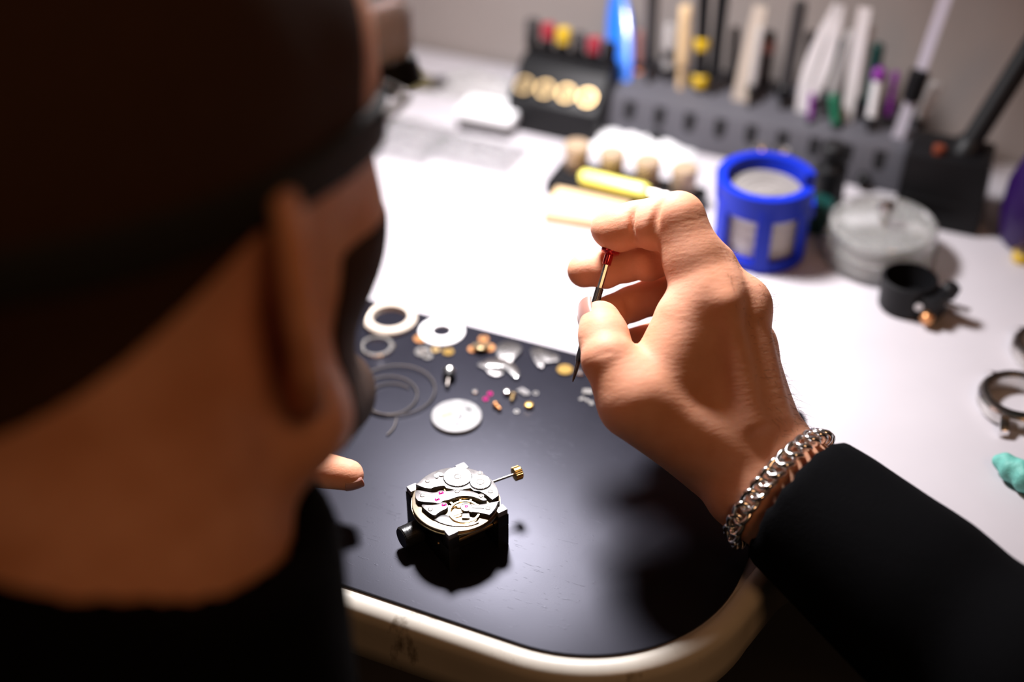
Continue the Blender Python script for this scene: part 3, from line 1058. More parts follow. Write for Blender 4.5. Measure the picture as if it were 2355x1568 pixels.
def flat_tool(name, label, cat, base, top, w, mat, yb=0.385, yt=0.392, wt=None, two=False, thick=0.0012, grip=None, group='tools in the grey rack', wb=None, belly=1.0):
    a, b_ = PY(*base, yb), PY(*top, yt)
    d = (b_ - a) / np.linalg.norm(b_ - a)
    zr = 0.026 + 0.0018 * (yb - 0.372) / 0.01
    foot = a + d * max(-0.05, min(0.0, (zr - 0.004 - a[2]) / d[2])) if base[1] < 300 else a
    t = thing(name, label, cat, foot, 0, group)
    L = np.linalg.norm(b_ - foot)
    sx = np.cross(d, (0, 1.0, 0))
    sx /= np.linalg.norm(sx)
    nn = np.cross(sx, d)
    wt = wt or w
    wb = wb or w * 0.5
    for k in ((-1, 1) if two else (0,)):
        rr = []
        for i in range(13):
            s = i / 12
            ww = (wb + (w - wb) * math.sin(min(1, s / 0.5) * math.pi / 2) * belly) if s < 0.5 else w + (wt - w) * (s - 0.5) / 0.5
            off = sx * k * (0.0035 * math.sin(math.pi * min(1, s * 1.0)) + 0.0008) if two else sx * 0
            c = d * L * s + off
            hw = ww * (0.30 if two else 0.5)
            rr.append([c - sx * hw - nn * thick / 2, c + sx * hw - nn * thick / 2, c + sx * hw + nn * thick / 2, c - sx * hw + nn * thick / 2])
        MB().rings(rr).build('arm' if two else 'blade', mat, t, smooth=40)
    if grip:
        (gx, gy, gr, gm, gl) = grip
        pb = PY(gx, gy, (yb + yt) / 2)
        s = (pb - foot) @ d
        MB().lathe([(gr * 0.7, s - gl), (gr, s - gl * 0.8), (gr, s + gl * 0.8), (gr * 0.6, s + gl)], axis=d, n=18).build('grip', gm, t)
    return t


# blue paddle
a, b_ = PY(1430, 232, 0.376), PY(1420, -28, 0.420)
t = thing('blue_paddle', 'glossy blue oval paddle standing at the left end of the grey rack', 'paddle', a, 0, 'tools in the grey rack')
d = (b_ - a)
L = np.linalg.norm(d)
d /= L
sx = np.cross(d, (0, 1.0, 0))
sx /= np.linalg.norm(sx)
nn = np.cross(sx, d)
Rp = np.stack([sx, nn, d], 1)
MB().ball(d * L * 0.52, (0.0092, 0.0030, L * 0.50), 28, 20, Rp).build('blade', 'blue_gloss', t)
MB().lathe([(0.0026, -0.012), (0.0030, 0.004), (0.0020, 0.014)], axis=d, n=14).build('stem', 'white', t)

rod_tool('screwdriver', 'dark grey rod-handled screwdriver next to the blue paddle', 'screwdriver', (1490, 238), (1504, -60), 0.0042, 'dark_grey', ferrule=True)
rod_tool('pin_vise', 'thin pale pin vise with an orange ball collar', 'pin vise', (1466, 236), (1471, 70), 0.0024, 'pinkish', yb=0.392, yt=0.400, beads=((1472, 174, 0.0045, 'orange'),))
rod_tool('vial', 'clear tube with grey band between dark rod and wooden stick', 'tube', (1532, 232), (1541, 55), 0.0036, 'clear_tube', yb=0.388, yt=0.396, beads=((1537, 125, 0.0040, 'dark_grey'),))
rod_tool('pegwood_stick', 'pale wooden stick standing in the grey rack', 'stick', (1562, 240), (1578, 12), 0.0040, 'cream_wood', ferrule=False, tip='cream_wood')
rod_tool('screwdriver', 'black screwdriver with two yellow rings in the grey rack', 'screwdriver', (1607, 240), (1622, -50), 0.0040, 'black', beads=((1602, 180, 0.0052, 'yellow_deep'), (1608, 100, 0.0048, 'yellow_deep')))
rod_tool('screwdriver', 'plain black tall screwdriver right of the yellow-ringed one', 'screwdriver', (1634, 248), (1668, -60), 0.0040, 'black')
flat_tool('spatula', 'cream white flat spatula, bright at its foot', 'spatula', (1700, 236), (1750, 15), 0.0100, 'cream', wt=0.0085, thick=0.003, wb=0.0095)
rod_tool('screwdriver', 'short grey screwdriver with pinkish band behind the cream spatula', 'screwdriver', (1748, 240), (1770, 72), 0.0042, 'dark_grey', yb=0.394, yt=0.402, beads=((1764, 108, 0.0050, 'pinkish'),))
rod_tool('screwdriver', 'tall grey tapering screwdriver with black lower end', 'screwdriver', (1796, 262), (1842, 2), 0.0042, 'dark_grey', beads=((1800, 205, 0.0056, 'black'),))
flat_tool('tweezers', 'bright steel tweezers with wide belly in the rack middle', 'tweezers', (1842, 258), (1930, 10), 0.0115, 'satin_steel', wt=0.008, two=True, wb=0.005)
rod_tool('screwdriver', 'small steel screwdriver with purple bead in front of bright tweezers', 'screwdriver', (1862, 292), (1868, 215), 0.0018, 'purple_bright', yb=0.376, yt=0.379)
rod_tool('screwdriver', 'small screwdriver with green head in the rack', 'screwdriver', (1926, 308), (1916, 218), 0.0030, 'green', yb=0.376, yt=0.379)
rod_tool('screwdriver', 'dark grey screwdriver between bright tweezers and pale strip', 'screwdriver', (1918, 282), (1940, 88), 0.0038, 'dark_grey', yb=0.394, yt=0.402)
flat_tool('steel_strip', 'pale steel strip right of the green-headed screwdriver', 'strip', (1945, 280), (1990, 18), 0.0075, 'satin_steel', wt=0.0075, wb=0.006)
rod_tool('screwdriver', 'dark green-tipped screwdriver near the right end of the rack', 'screwdriver', (1985, 332), (2020, 98), 0.0040, 'dark_green', yb=0.385, yt=0.395)
rod_tool('screwdriver', 'white-handled screwdriver with purple collar near the rack end', 'screwdriver', (1994, 330), (2024, 160), 0.0032, 'white', yb=0.378, yt=0.384, beads=((2020, 175, 0.0042, 'purple_bright'),))
flat_tool('tweezers', 'long pale tweezers with black grip leaning far right', 'tweezers', (2052, 352), (2180, -20), 0.0062, 'lavender_steel', yb=0.378, yt=0.386, wt=0.0072, wb=0.0070, thick=0.002, grip=(2090, 190, 0.0058, 'black', 0.010))
rod_tool('vial', 'clear grey tube leaning behind the long pale tweezers', 'tube', (2082, 352), (2156, 190), 0.0040, 'clear_tube', yb=0.388, yt=0.398)
rod_tool('screwdriver', 'small screwdriver with purple head touching the long tweezers', 'screwdriver', (2030, 330), (2062, 165), 0.0020, 'purple_bright', yb=0.384, yt=0.388)

rod_tool('screwdriver', 'slim grey screwdriver left of the cream spatula in the rack', 'screwdriver', (1676, 238), (1692, 62), 0.0030, 'dark_grey', yb=0.394, yt=0.402)
rod_tool('vial', 'clear narrow tube right of the cream spatula in the rack', 'tube', (1722, 244), (1752, 60), 0.0026, 'clear_tube', yb=0.380, yt=0.390)
rod_tool('screwdriver', 'grey short screwdriver left of the bright wide tweezers', 'screwdriver', (1846, 250), (1866, 72), 0.0034, 'dark_grey', yb=0.396, yt=0.404, collar='steel')
rod_tool('vial', 'clear narrow tube between bright tweezers and pale strip', 'tube', (1898, 285), (1958, 70), 0.0028, 'clear_tube', yb=0.384, yt=0.394)
rod_tool('vial', 'clear narrow tube right of the pale steel strip', 'tube', (1960, 300), (2002, 60), 0.0028, 'clear_tube', yb=0.386, yt=0.396)

# ---- black stand of coloured screwdrivers
b = P(1272, 312)
st = thing('screwdriver_stand', 'black stepped screwdriver stand with brass sockets by the wall', 'stand', (b[0], b[1] + 0.008, 0), 0.0)
sw = 0.060
pf = [(-0.012, 0.0), (-0.012, 0.022), (0.004, 0.035), (0.008, 0.040), (0.026, 0.044), (0.030, 0.0)]
vs = [(sx * sw / 2, y, z) for sx in (-1, 1) for y, z in pf]
n = len(pf)
MB().add(vs, [tuple(range(n)), tuple(reversed(range(n, 2 * n)))] + [(i, n + i, n + (i + 1) % n, (i + 1) % n) for i in range(n)]).build('stand_body', 'black_satin', st, bevel=0.0015)
for i in range(4):
    x = -0.021 + i * 0.0142
    s_ = MB().lathe([(0.0042, 0), (0.0055, 0), (0.0055, 0.003), (0.0042, 0.003)], (x, -0.0045, 0.0285), (0, -0.66, 0.75), 24, closed=True).build('socket', 'brass', st)
    MB().lathe([(0.0042, 0.0004), (0.0042, 0.0012)], (x, -0.0045, 0.0285), (0, -0.66, 0.75), 20).build('bore', 'black', s_)
for i, (mt_, lb) in enumerate((('dark_grey', 'grey-topped screwdriver at the left end of the black stand'), ('red', 'red-topped screwdriver left of the yellow one in black stand'), ('yellow_deep', 'yellow-topped screwdriver in the black stand'), ('dark_grey', 'grey-topped screwdriver right of the yellow one in black stand'), ('red', 'red-topped screwdriver right of the yellow one in black stand'), ('black', 'black-topped screwdriver at the right end of the black stand'))):
    x = -0.026 + i * 0.0104
    t = thing('screwdriver', lb, 'screwdriver', (b[0] + x, b[1] + 0.008 + 0.018, 0.038), 0, 'coloured screwdrivers in the black stand')
    hh = 0.025 - 0.0012 * i
    MB().lathe([(0.0020, -0.004), (0.0020, 0.010)], axis=(0, 0.08, 1), n=12).build('shaft', 'steel_dark', t)
    MB().lathe([(0.0034, 0.006), (0.0042, 0.008), (0.0040, hh - 0.009)], axis=(0, 0.08, 1), n=16).build('handle', 'black', t)
    MB().lathe([(0.0044, hh - 0.009), (0.0046, hh - 0.008), (0.0046, hh - 0.001), (0.0034, hh)], axis=(0, 0.08, 1), n=16).build('swivel_top', mt_, t)

# ---- four bronze pots on a black base
pb = [P(1340, 402, 0.0), P(1582, 452, 0.0)]
cx_, cy_ = 0.5 * (pb[0][0] + pb[1][0]), 0.5 * (pb[0][1] + pb[1][1])
t = thing('pot_base', 'black bar base carrying four bronze pots', 'base', (cx_, cy_ - 0.016, 0))
MB().box((0, 0, 0.005), (0.092, 0.032, 0.010)).build('bar', 'black', t, bevel=0.003)
MB().box((0, 0, 0.0102), (0.084, 0.022, 0.0012)).build('inlay', 'black_satin', t, bevel=0.0004)
for i, nm in enumerate(('leftmost bronze pot on the black bar base', 'second bronze pot from the left, behind the yellow handle', 'third bronze pot from the left, behind the yellow handle', 'rightmost bronze pot on the black bar base')):
    x = cx_ + (i - 1.5) * 0.0222
    t = thing('bronze_pot', nm, 'pot', (x, cy_ - 0.0115, 0.0108), 0, 'bronze pots on the black base')
    MB().lathe([(0.0068, 0), (0.0074, 0.001), (0.0074, 0.011), (0.0066, 0.012)], n=28).build('body', 'bronze_pot', t)
    MB().lathe([(0.0066, 0.012), (0.0078, 0.0126), (0.0078, 0.0150), (0.0070, 0.0162), (0.0015, 0.0166)], n=28).build('lid', 'bronze_pot', t)

# yellow handled tool
a, b_ = P(1336, 405, 0.0153), P(1492, 442, 0.0153)
a[2] = b_[2] = 0.0045
cdir = (b_ - a) / np.linalg.norm(b_ - a)
t = thing('yellow_screwdriver', 'yellow handled screwdriver lying in front of the bronze pots', 'screwdriver', (a[0], a[1], 0.0109))
Lh = np.linalg.norm(b_ - a)
MB().lathe([(0.0030, 0), (0.0043, 0.002), (0.0043, Lh - 0.003), (0.0030, Lh)], (0, 0, 0.0045), cdir, 10).build('handle', 'yellow', t, smooth=20)
MB().lathe([(0.0012, Lh), (0.0012, Lh + 0.022), (0.0006, Lh + 0.025)], (0, 0, 0.0045), cdir, 12).build('shaft', 'steel', t)
# cream block
p = P(1352, 498)
t = MB().box((0, 0, 0.004), (0.046, 0.030, 0.008)).build('wood_block', 'cream_wood', bevel=0.001)
t.location = (p[0], p[1], 0)
t.rotation_euler = (0, 0, 0.12)
tag(t, 'pale cream wooden block lying in front of the black bar base', 'block')


def crumple(name, label, c, sx, sy, h, mat, seed, cat='tissue', n=16):
    rnd = random.Random(seed)
    z = [[rnd.random() for _ in range(n + 1)] for _ in range(n + 1)]
    m_ = MB()
    vs = []
    for k in (1, 0):
        for i in range(n + 1):
            for j in range(n + 1):
                u_, v_ = i / n - 0.5, j / n - 0.5
                e = max(0.0, 1 - (2 * abs(u_)) ** 3) * max(0.0, 1 - (2 * abs(v_)) ** 3)
                zz = h * e * (0.35 + 0.65 * z[i][j]) + 0.0006 * k
                vs.append((u_ * sx * (1 + 0.06 * z[j][i]), v_ * sy, zz))
    N = (n + 1) ** 2
    fs = []
    for i in range(n):
        for j in range(n):
            q = (i * (n + 1) + j, i * (n + 1) + j + 1, (i + 1) * (n + 1) + j + 1, (i + 1) * (n + 1) + j)
            fs += [q, tuple(N + x for x in reversed(q))]
    o = m_.add(vs, fs).build(name, mat, smooth=60)
    o.location = (c[0], c[1], 0.0001)
    return tag(o, label, cat)


crumple('tissue', 'crumpled white tissue between grey rack and bronze pots', P(1462, 345), 0.070, 0.026, 0.010, 'paper_white', 3)
crumple('plastic_bag', 'flat clear plastic bag lying left of the pots', P(1085, 352), 0.062, 0.034, 0.007, 'clear', 5, 'bag')
crumple('plastic_bag', 'pale plastic bag beside the face, near the loupe', P(915, 318), 0.060, 0.050, 0.008, 'clear', 9, 'bag')
crumple('plastic_bag', 'crumpled cloudy plastic bag against the wall left of stand', P(1100, 212), 0.060, 0.030, 0.014, 'clear_tube', 12, 'bag')

# white box with grey base
p = P(1128, 292)
t = thing('crystal_box', 'small white lidded box with dark grey base before the black stand', 'box', (p[0], p[1], 0), 0.05)
MB().box((0, 0, 0.004), (0.036, 0.024, 0.008)).build('base', 'dark_grey', t, bevel=0.0015)
MB().box((0, 0, 0.011), (0.038, 0.026, 0.007)).build('lid', 'paper_white', t, bevel=0.002)
# olive pliers
p = P(972, 200)
t = thing('pliers', 'small pliers with dark olive handles lying by the wall', 'pliers', (p[0], p[1], 0))
for s in (-1, 1):
    MB().tube([(-0.030, s * 0.010, 0.004), (-0.012, s * 0.007, 0.004), (0.004, s * 0.003, 0.004), (0.010, 0, 0.004)], 0.0032, 10).build('handle', 'olive', t)
MB().lathe([(0.005, 0), (0.005, 0.007)], (0.012, 0, 0.0008), n=16).build('joint', 'steel_dark', t)
MB().box((0.022, 0, 0.004), (0.018, 0.006, 0.005), 0, 0.7).build('jaws', 'steel_dark', t, bevel=0.0006)

# ---- blue cage with white ribbed spool
p = P(1738, 580)
p = V((p[0], p[1] + 0.004, 0))
t = thing('blue_canister', 'bright blue plastic cage canister with window openings', 'canister', p, 0.82)
NS, RO = 6, 0.0250
ch = 0.047
slab = []
m_ = MB()
for i in range(NS):            # upright corner bars
    an = 2 * math.pi * i / NS
    MB().box((RO * math.cos(an), RO * math.sin(an), ch / 2), (0.0035, 0.0085, ch - 0.004), an).build('bar', 'blue', t, bevel=0.001)
MB().lathe([(RO - 0.003, 0), (RO + 0.001, 0), (RO + 0.001, 0.007), (RO - 0.003, 0.007)], n=48, closed=True).build('foot_ring', 'blue', t, bevel=0)
# top rim with a notch
rr = []
for i in range(45):
    an = math.radians(-20 + 328 * i / 44)
    rr.append([((RO + q) * math.cos(an), (RO + q) * math.sin(an), z) for q, z in ((-0.004, ch - 0.014), (0.0015, ch - 0.014), (0.0022, ch), (-0.0035, ch))])
MB().rings(rr).build('rim', 'blue', t)
MB().box((RO * math.cos(math.radians(-30)), RO * math.sin(math.radians(-30)), ch - 0.016), (0.005, 0.016, 0.008), math.radians(-30)).build('latch', 'blue', t, bevel=0.001)
t2 = thing('ribbed_spool', 'white ribbed spool sitting inside the blue cage canister', 'spool', p + V((0, 0, 0.0005)))
prof_ = [(0.0200, 0)]
for i in range(6):
    z = 0.0015 + i * 0.0058
    prof_ += [(0.0212, z), (0.0212, z + 0.0040), (0.0198, z + 0.0046), (0.0198, z + 0.0056)]
prof_ += [(0.0210, 0.0370), (0.0200, 0.0376), (0.0030, 0.0376)]
MB().lathe(prof_, n=48).build('body', 'spool', t2)
cap_ = MB().lathe([(0.0204, 0.0376), (0.0202, 0.0384), (0.0030, 0.0384)], n=48).build('top_disc', 'spool_top_dimmed', t2)
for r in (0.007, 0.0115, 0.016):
    MB().lathe([(r, 0.0383), (r + 0.0012, 0.0383), (r + 0.0012, 0.0389), (r, 0.0389)], n=40, closed=True).build('ridge', 'spool_top_dimmed', cap_)

# small chrome caps and dark bottles behind the canister
for px, py, lb in ((1742, 402, 'left of two small chrome caps behind the blue canister'), (1790, 412, 'right of two small chrome caps behind the blue canister')):
    p = P(px, py)
    t = thing('chrome_cap', lb, 'cap', (p[0], p[1], 0), 0, 'chrome caps behind the canister')
    MB().lathe([(0.0056, 0), (0.0060, 0.001), (0.0050, 0.010), (0.0030, 0.013)], n=20).build('jar', 'clear_tube', t)
    MB().lathe([(0.0046, 0.0125), (0.0058, 0.0135), (0.0058, 0.018), (0.0040, 0.0205), (0.001, 0.021)], n=20).build('dome', 'steel_bright', t)
p = P(1898, 478)
t = thing('black_bottle', 'black cylindrical bottle between blue canister and glass dish', 'bottle', (p[0], p[1], 0))
MB().lathe([(0.0085, 0), (0.0092, 0.001), (0.0092, 0.028), (0.0070, 0.031)], n=28).build('body', 'black', t)
MB().lathe([(0.0066, 0.031), (0.0072, 0.032), (0.0072, 0.041), (0.0055, 0.043), (0.001, 0.0432)], n=24).build('screw_cap', 'black_satin', t)
p = P(1868, 536)
t = thing('green_jar', 'small dark green jar against the blue canister', 'jar', (p[0], p[1] + 0.006, 0))
MB().lathe([(0.0078, 0), (0.0084, 0.001), (0.0084, 0.012), (0.0074, 0.013)], n=24).build('body', 'dark_green', t)
MB().lathe([(0.0076, 0.013), (0.0086, 0.0134), (0.0086, 0.018), (0.0070, 0.0186), (0.001, 0.0187)], n=24).build('lid', 'dark_green', t)

# ---- lidded glass dish
p = P(2018, 592)
t = thing('glass_dish', 'round frosted glass dish with knobbed lid', 'dish', (p[0], p[1], 0))
MB().lathe([(0.001, 0.0), (0.0290, 0.0), (0.0308, 0.0015), (0.0308, 0.0125), (0.0288, 0.0125), (0.0284, 0.0030), (0.001, 0.0025)], n=64).build('bowl', 'frost', t)
ld_ = MB().lathe([(0.0290, 0.0128), (0.0290, 0.0225), (0.0280, 0.0236), (0.0262, 0.0238), (0.0254, 0.0222), (0.001, 0.0222), (0.001, 0.0202), (0.0262, 0.0202), (0.0270, 0.0195), (0.0270, 0.0128)], n=64, closed=True).build('lid', 'frost', t)
MB().lathe([(0.0030, 0.0222), (0.0026, 0.0265), (0.0044, 0.0290), (0.0052, 0.0325), (0.0040, 0.0355), (0.001, 0.0368)], n=28).build('knob', 'steel', ld_)
MB().lathe([(0.0180, 0.0030), (0.0190, 0.0030), (0.0190, 0.0065), (0.0180, 0.0065)], n=40, closed=True).build('inner_ring', 'steel', t)

# ---- black round clamp
p = P(2080, 702)
t = thing('black_clamp', 'round black clamp cup with a brass screw on the bench', 'clamp', (p[0], p[1], 0), -0.35)
MB().lathe([(0.0125, 0), (0.0140, 0.001), (0.0146, 0.018), (0.0132, 0.0185), (0.0120, 0.004), (0.001, 0.003)], n=48).build('cup', 'black', t)
MB().box((0.0165, 0, 0.0090), (0.009, 0.018, 0.013)).build('lug', 'black', t, bevel=0.0012)
MB().lathe([(0.0036, 0), (0.0044, 0.0006), (0.0044, 0.006), (0.0034, 0.007)], (0.0205, 0.0035, 0.0150), (0.3, 0, 1), 20).build('thumb_screw', 'black_satin', t)
MB().lathe([(0.0034, 0), (0.0034, 0.003), (0.0026, 0.004), (0.001, 0.0042)], (0.0180, -0.0085, 0.0060), (0.2, -1, 0), 20).build('brass_screw', 'copper', t)
MB().cyl((0.020, 0.004, 0.009), (0.033, 0.007, 0.009), 0.0013).build('pin', 'steel', t)
MB().lathe([(0.0022, 0), (0.0022, 0.002)], (0.012, -0.0095, 0.011), (0.55, -0.85, 0), 14).build('side_screw', 'steel', t)

# ---- black box with a long arm
p = P(2160, 520)
t = thing('lamp_base', 'black box base with a thick black arm leaning right', 'lamp base', (p[0] - 0.003, p[1] + 0.012, 0), 0.02)
MB().box((0, 0, 0.022), (0.049, 0.034, 0.044), 0, 0.93).build('box_body', 'black', t, bevel=0.002)
MB().box((0, -0.0168, 0.018), (0.047, 0.0012, 0.002)).build('seam', 'black_satin', t)
MB().lathe([(0.0035, 0), (0.0035, 0.004), (0.002, 0.005)], (-0.006, -0.008, 0.0438), n=16).build('indicator_knob', 'rust', t)
aa = PY(2222, 335, p[1] + 0.014) - V((p[0] - 0.003, p[1] + 0.012, 0))
ab = PY(2420, 40, p[1] + 0.05) - V((p[0] - 0.003, p[1] + 0.012, 0))
aa[2] = 0.042
MB().tube([aa + (aa - ab) * 0.02, aa, aa * 0.5 + ab * 0.5, ab], 0.0062, 18).build('arm', 'black_satin', t)
MB().lathe([(0.0095, 0), (0.0095, 0.008), (0.007, 0.012)], aa - V((0, 0, 0.003)), ab - aa, 20).build('arm_socket', 'black', t)

# ---- purple bottle and yellow piece at the right edge
p = P(2372, 566)
t = thing('purple_bottle', 'dark purple bottle with orange cap at the right edge', 'bottle', (p[0], p[1] + 0.006, 0))
MB().lathe([(0.0165, 0.0), (0.0190, 0.002), (0.0215, 0.018), (0.0205, 0.036), (0.0150, 0.052), (0.0090, 0.060)], n=36).build('body', 'purple', t)
MB().lathe([(0.0092, 0.060), (0.0105, 0.061), (0.0095, 0.078), (0.0050, 0.084), (0.001, 0.0845)], n=24).build('cap', 'orange', t)
p = P(2352, 590)
t = thing('golden_thimble', 'small golden thimble standing at the foot of the purple bottle', 'thimble', (p[0], p[1] - 0.004, 0))
MB().lathe([(0.0050, 0), (0.0056, 0.0006), (0.0056, 0.0050), (0.0046, 0.0058)], n=24).build('skirt', 'yellow_deep', t)
MB().lathe([(0.0046, 0.0058), (0.0030, 0.0064), (0.0008, 0.0066)], n=24).build('top', 'brass', t)


# ---- watch cases on the right
def watch_case(lb, px, py, rz, r=0.0190):
    p = P(px, py)
    t = thing('watch_case', lb, 'watch case', (p[0], p[1], 0), rz, 'empty watch cases')
    MB().lathe([(r * 0.76, 0.0005), (r * 0.92, 0.0), (r, 0.0025), (r, 0.0074), (r * 0.95, 0.0086), (r * 0.78, 0.0090), (r * 0.72, 0.0082), (r * 0.72, 0.0012)], n=64, closed=True).build('middle', 'steel', t)
    MB().lathe([(r * 0.80, 0.0087), (r * 0.93, 0.0084), (r * 0.90, 0.0098), (r * 0.80, 0.0100)], n=64, closed=True).build('bezel', 'steel_dark', t)
    for an in (math.radians(62), math.radians(118), math.radians(242), math.radians(298)):
        c = V((math.cos(an), math.sin(an), 0))
        s = 1 if math.sin(an) > 0 else -1
        pts = [V((c[0] * r * 0.90, c[1] * r * 0.90, 0.0060)), V((c[0] * r * 1.00, c[1] * r * 1.02, 0.0058)), V((c[0] * r * 1.04, c[1] * r * 1.06 + s * 0.0035, 0.0034)), V((c[0] * r * 1.04, c[1] * r * 1.06 + s * 0.0055, 0.0020))]
        rr = [[q + V((dx, 0, dz)) for dx, dz in ((-0.0022, -0.0016), (0.0022, -0.0016), (0.0022, 0.0022), (-0.0022, 0.0022))] for q in pts]
        MB().rings(rr).build('lug', 'steel_bright', t, bevel=0.0003)
    MB().lathe([(0.0020, 0), (0.0022, 0.0006), (0.0022, 0.0026), (0.0016, 0.003)], (r, 0, 0.0046), (1, 0, 0), 20).build('winding_crown', 'steel', t)
    return t


watch_case('polished steel watch case without dial above the teal putty', 2336, 938, 0.28)
watch_case('dark steel watch case further back, cut by the right edge', 2398, 822, 0.4, 0.0165)

# ---- teal putty
p = P(2345, 1118)
vs_, fs_ = surface(lambda X: smin(sd_ell(X, (0, 0, 0.0062), (0.0165, 0.0062, 0.0064)) + 0.0006 * np.sin(X[..., 0] * 700) * np.sin(X[..., 1] * 500 + 1),
                                  sd_ell(X, (0.004, 0.0030, 0.0072), (0.0130, 0.0040, 0.0050)), 0.0008), (-0.02, -0.01, -0.001), (0.02, 0.012, 0.016), 0.0006)
t = np_mesh('cleaning_putty', vs_, fs_, 'teal')
t.location = (p[0], p[1], 0.0)
t.rotation_euler = (0, 0, -0.55)
tag(t, 'folded lump of teal cleaning putty at the right edge', 'putty')

# ================================================================== PERSON
ROOT = V((-0.06, -0.26, -0.75))
person = thing('person', 'person in a black sweater seen from behind, bent over the bench holding a screwdriver', 'person', ROOT)
mm = 0.001


def hand_field(J, palm, webs):
    """J: finger -> list of (point, radius); palm / webs: capsules (a, b, ra, rb)"""
    fingers = []
    for nm, ch in J.items():
        fingers.append([(ch[i][0], ch[i + 1][0], ch[i][1], ch[i + 1][1]) for i in range(len(ch) - 1)])

    def fn(X):
        allf = None
        for ch in fingers:
            f = None
            for a, b, ra, rb in ch:
                c = sd_cone(X, a, b, ra, rb)
                f = c if f is None else smin(f, c, 0.0016)
            allf = f if allf is None else smin(allf, f, 0.0012)
        p = None
        for a, b, ra, rb in palm:
            c = sd_cone(X, a, b, ra, rb)
            p = c if p is None else smin(p, c, 0.008)
        r = smin(allf, p, 0.0060)
        for a, b, ra, rb in webs:
            r = smin(r, sd_cone(X, a, b, ra, rb), 0.006)
        return r
    return fn


K = PD
# --- right hand: joints read from the photograph with their own depths
wr = K(1748, 1082, 0.595)
elb = V((0.360, -0.045, -0.020))
fa = (elb - wr) / np.linalg.norm(elb - wr)
I0, I1, I2, I3 = K(1632, 690, 0.591), K(1560, 502, 0.595), K(1462, 512, 0.607), K(1402, 524, 0.611)
M0, M1, M2, M3 = K(1690, 712, 0.600), K(1560, 575, 0.614), K(1436, 606, 0.622), K(1344, 622, 0.624)
R0, R1, R2, R3 = K(1716, 798, 0.616), K(1572, 656, 0.630), K(1450, 700, 0.632), K(1366, 732, 0.624)
Q0, Q1, Q2, Q3 = K(1738, 876, 0.628), K(1600, 740, 0.648), K(1520, 772, 0.646), K(1458, 788, 0.640)
T0, T1, T2, T3 = K(1640, 1050, 0.602), K(1462, 922, 0.582), K(1400, 826, 0.585), K(1381, 738, 0.598)
JR = {
    'index': [(I0, 0.0130), (I1, 0.0112), (I2, 0.0092), (I3, 0.0082)],
    'middle': [(M0, 0.0125), (M1, 0.0100), (M2, 0.0084), (M3, 0.0076)],
    'ring': [(R0, 0.0120), (R1, 0.0092), (R2, 0.0080), (R3, 0.0074)],
    'little': [(Q0, 0.0110), (Q1, 0.0084), (Q2, 0.0076), (Q3, 0.0070)],
    'thumb': [(T0, 0.0170), (T1, 0.0140), (T2, 0.0112), (T3, 0.0086)],
}
wl, wrr = K(1712, 1128, 0.592), K(1784, 1050, 0.598)
palm = [
    (wr, I0, 0.0155, 0.0132), (wr, M0, 0.0165, 0.0132), (wr + V((0.004, 0.004, 0)), R0, 0.0155, 0.0125), (wr + V((0.005, 0.006, -0.002)), Q0, 0.0145, 0.0115),
    (wr, T1, 0.0175, 0.0150), (K(1500, 905, 0.588), I0, 0.0150, 0.0130), (K(1575, 735, 0.592), K(1560, 850, 0.594), 0.0120, 0.0165),
    (K(1590, 900, 0.600), K(1650, 1005, 0.602), 0.0185, 0.0175), (K(1610, 780, 0.599), K(1680, 960, 0.601), 0.0165, 0.0170),
    (K(1700, 985, 0.600), wr, 0.0175, 0.0165), (wl, wrr, 0.0145, 0.0145), (wl, wl + fa * 0.06, 0.0150, 0.0165), (wrr, wrr + fa * 0.06, 0.0150, 0.0165),
]
webs = [(K(1640, 610, 0.600), I0, 0.0100, 0.0125), (M0, M0 + (M1 - M0) * 0.35, 0.0130, 0.0115)]
base_r = hand_field(JR, palm, webs)
pads = [(K(1506, 524, 0.601), 0.0097), (K(1424, 530, 0.607), 0.0093), (K(1388, 772, 0.593), 0.0100),
        (K(1392, 620, 0.622), 0.0086), (K(1490, 600, 0.616), 0.0090), (K(1412, 720, 0.627), 0.0080), (K(1508, 682, 0.630), 0.0086), (K(1596, 600, 0.594), 0.0126)]
knuck = [(M0 + UP * 0.002 + RT * 0.003, 0.0105)]
tend = [(K(1672, 700, 0.578), K(1735, 970, 0.577), 0.0024), (K(1730, 730, 0.590), K(1788, 960, 0.585), 0.0024)]


folds = [(K(1512, 462, 0.5885), K(1497, 562, 0.5895), 0.0017), (K(1453, 470, 0.5975), K(1458, 562, 0.5975), 0.0010), (K(1512, 640, 0.577), K(1560, 618, 0.575), 0.0008),
         (K(1428, 612, 0.612), K(1440, 650, 0.6135), 0.0008), (K(1440, 672, 0.622), K(1452, 722, 0.622), 0.0008), (K(1352, 812, 0.5745), K(1392, 790, 0.5735), 0.0007), (K(1350, 826, 0.574), K(1400, 806, 0.5728), 0.0007)]


def right_hand(X):
    d = base_r(X)
    for c, r in knuck:
        d = smin(d, sd_ell(X, c, (r, r, r)), 0.006)
    for c, r in pads:
        d = smin(d, sd_ell(X, c, (r, r, r)), 0.0014 if r < 0.0092 else 0.0040)
    for a, b, r in tend:
        d = smin(d, sd_cone(X, a, b, r, r), 0.009)
    for a, b, r in folds:
        d = smax(d, -sd_cone(X, a, b, r, r), 0.0022)
    d = smin(d, sd_cone(X, wr + fa * 0.02, wr + fa * 0.16, 0.0195, 0.030), 0.012)
    return d


pts = np.array([p for ch in JR.values() for p, r in ch] + [wr + fa * 0.10, wl, wrr])
v1, f1 = surface(right_hand, pts.min(0) - 0.034, pts.max(0) + 0.034, 0.0010)

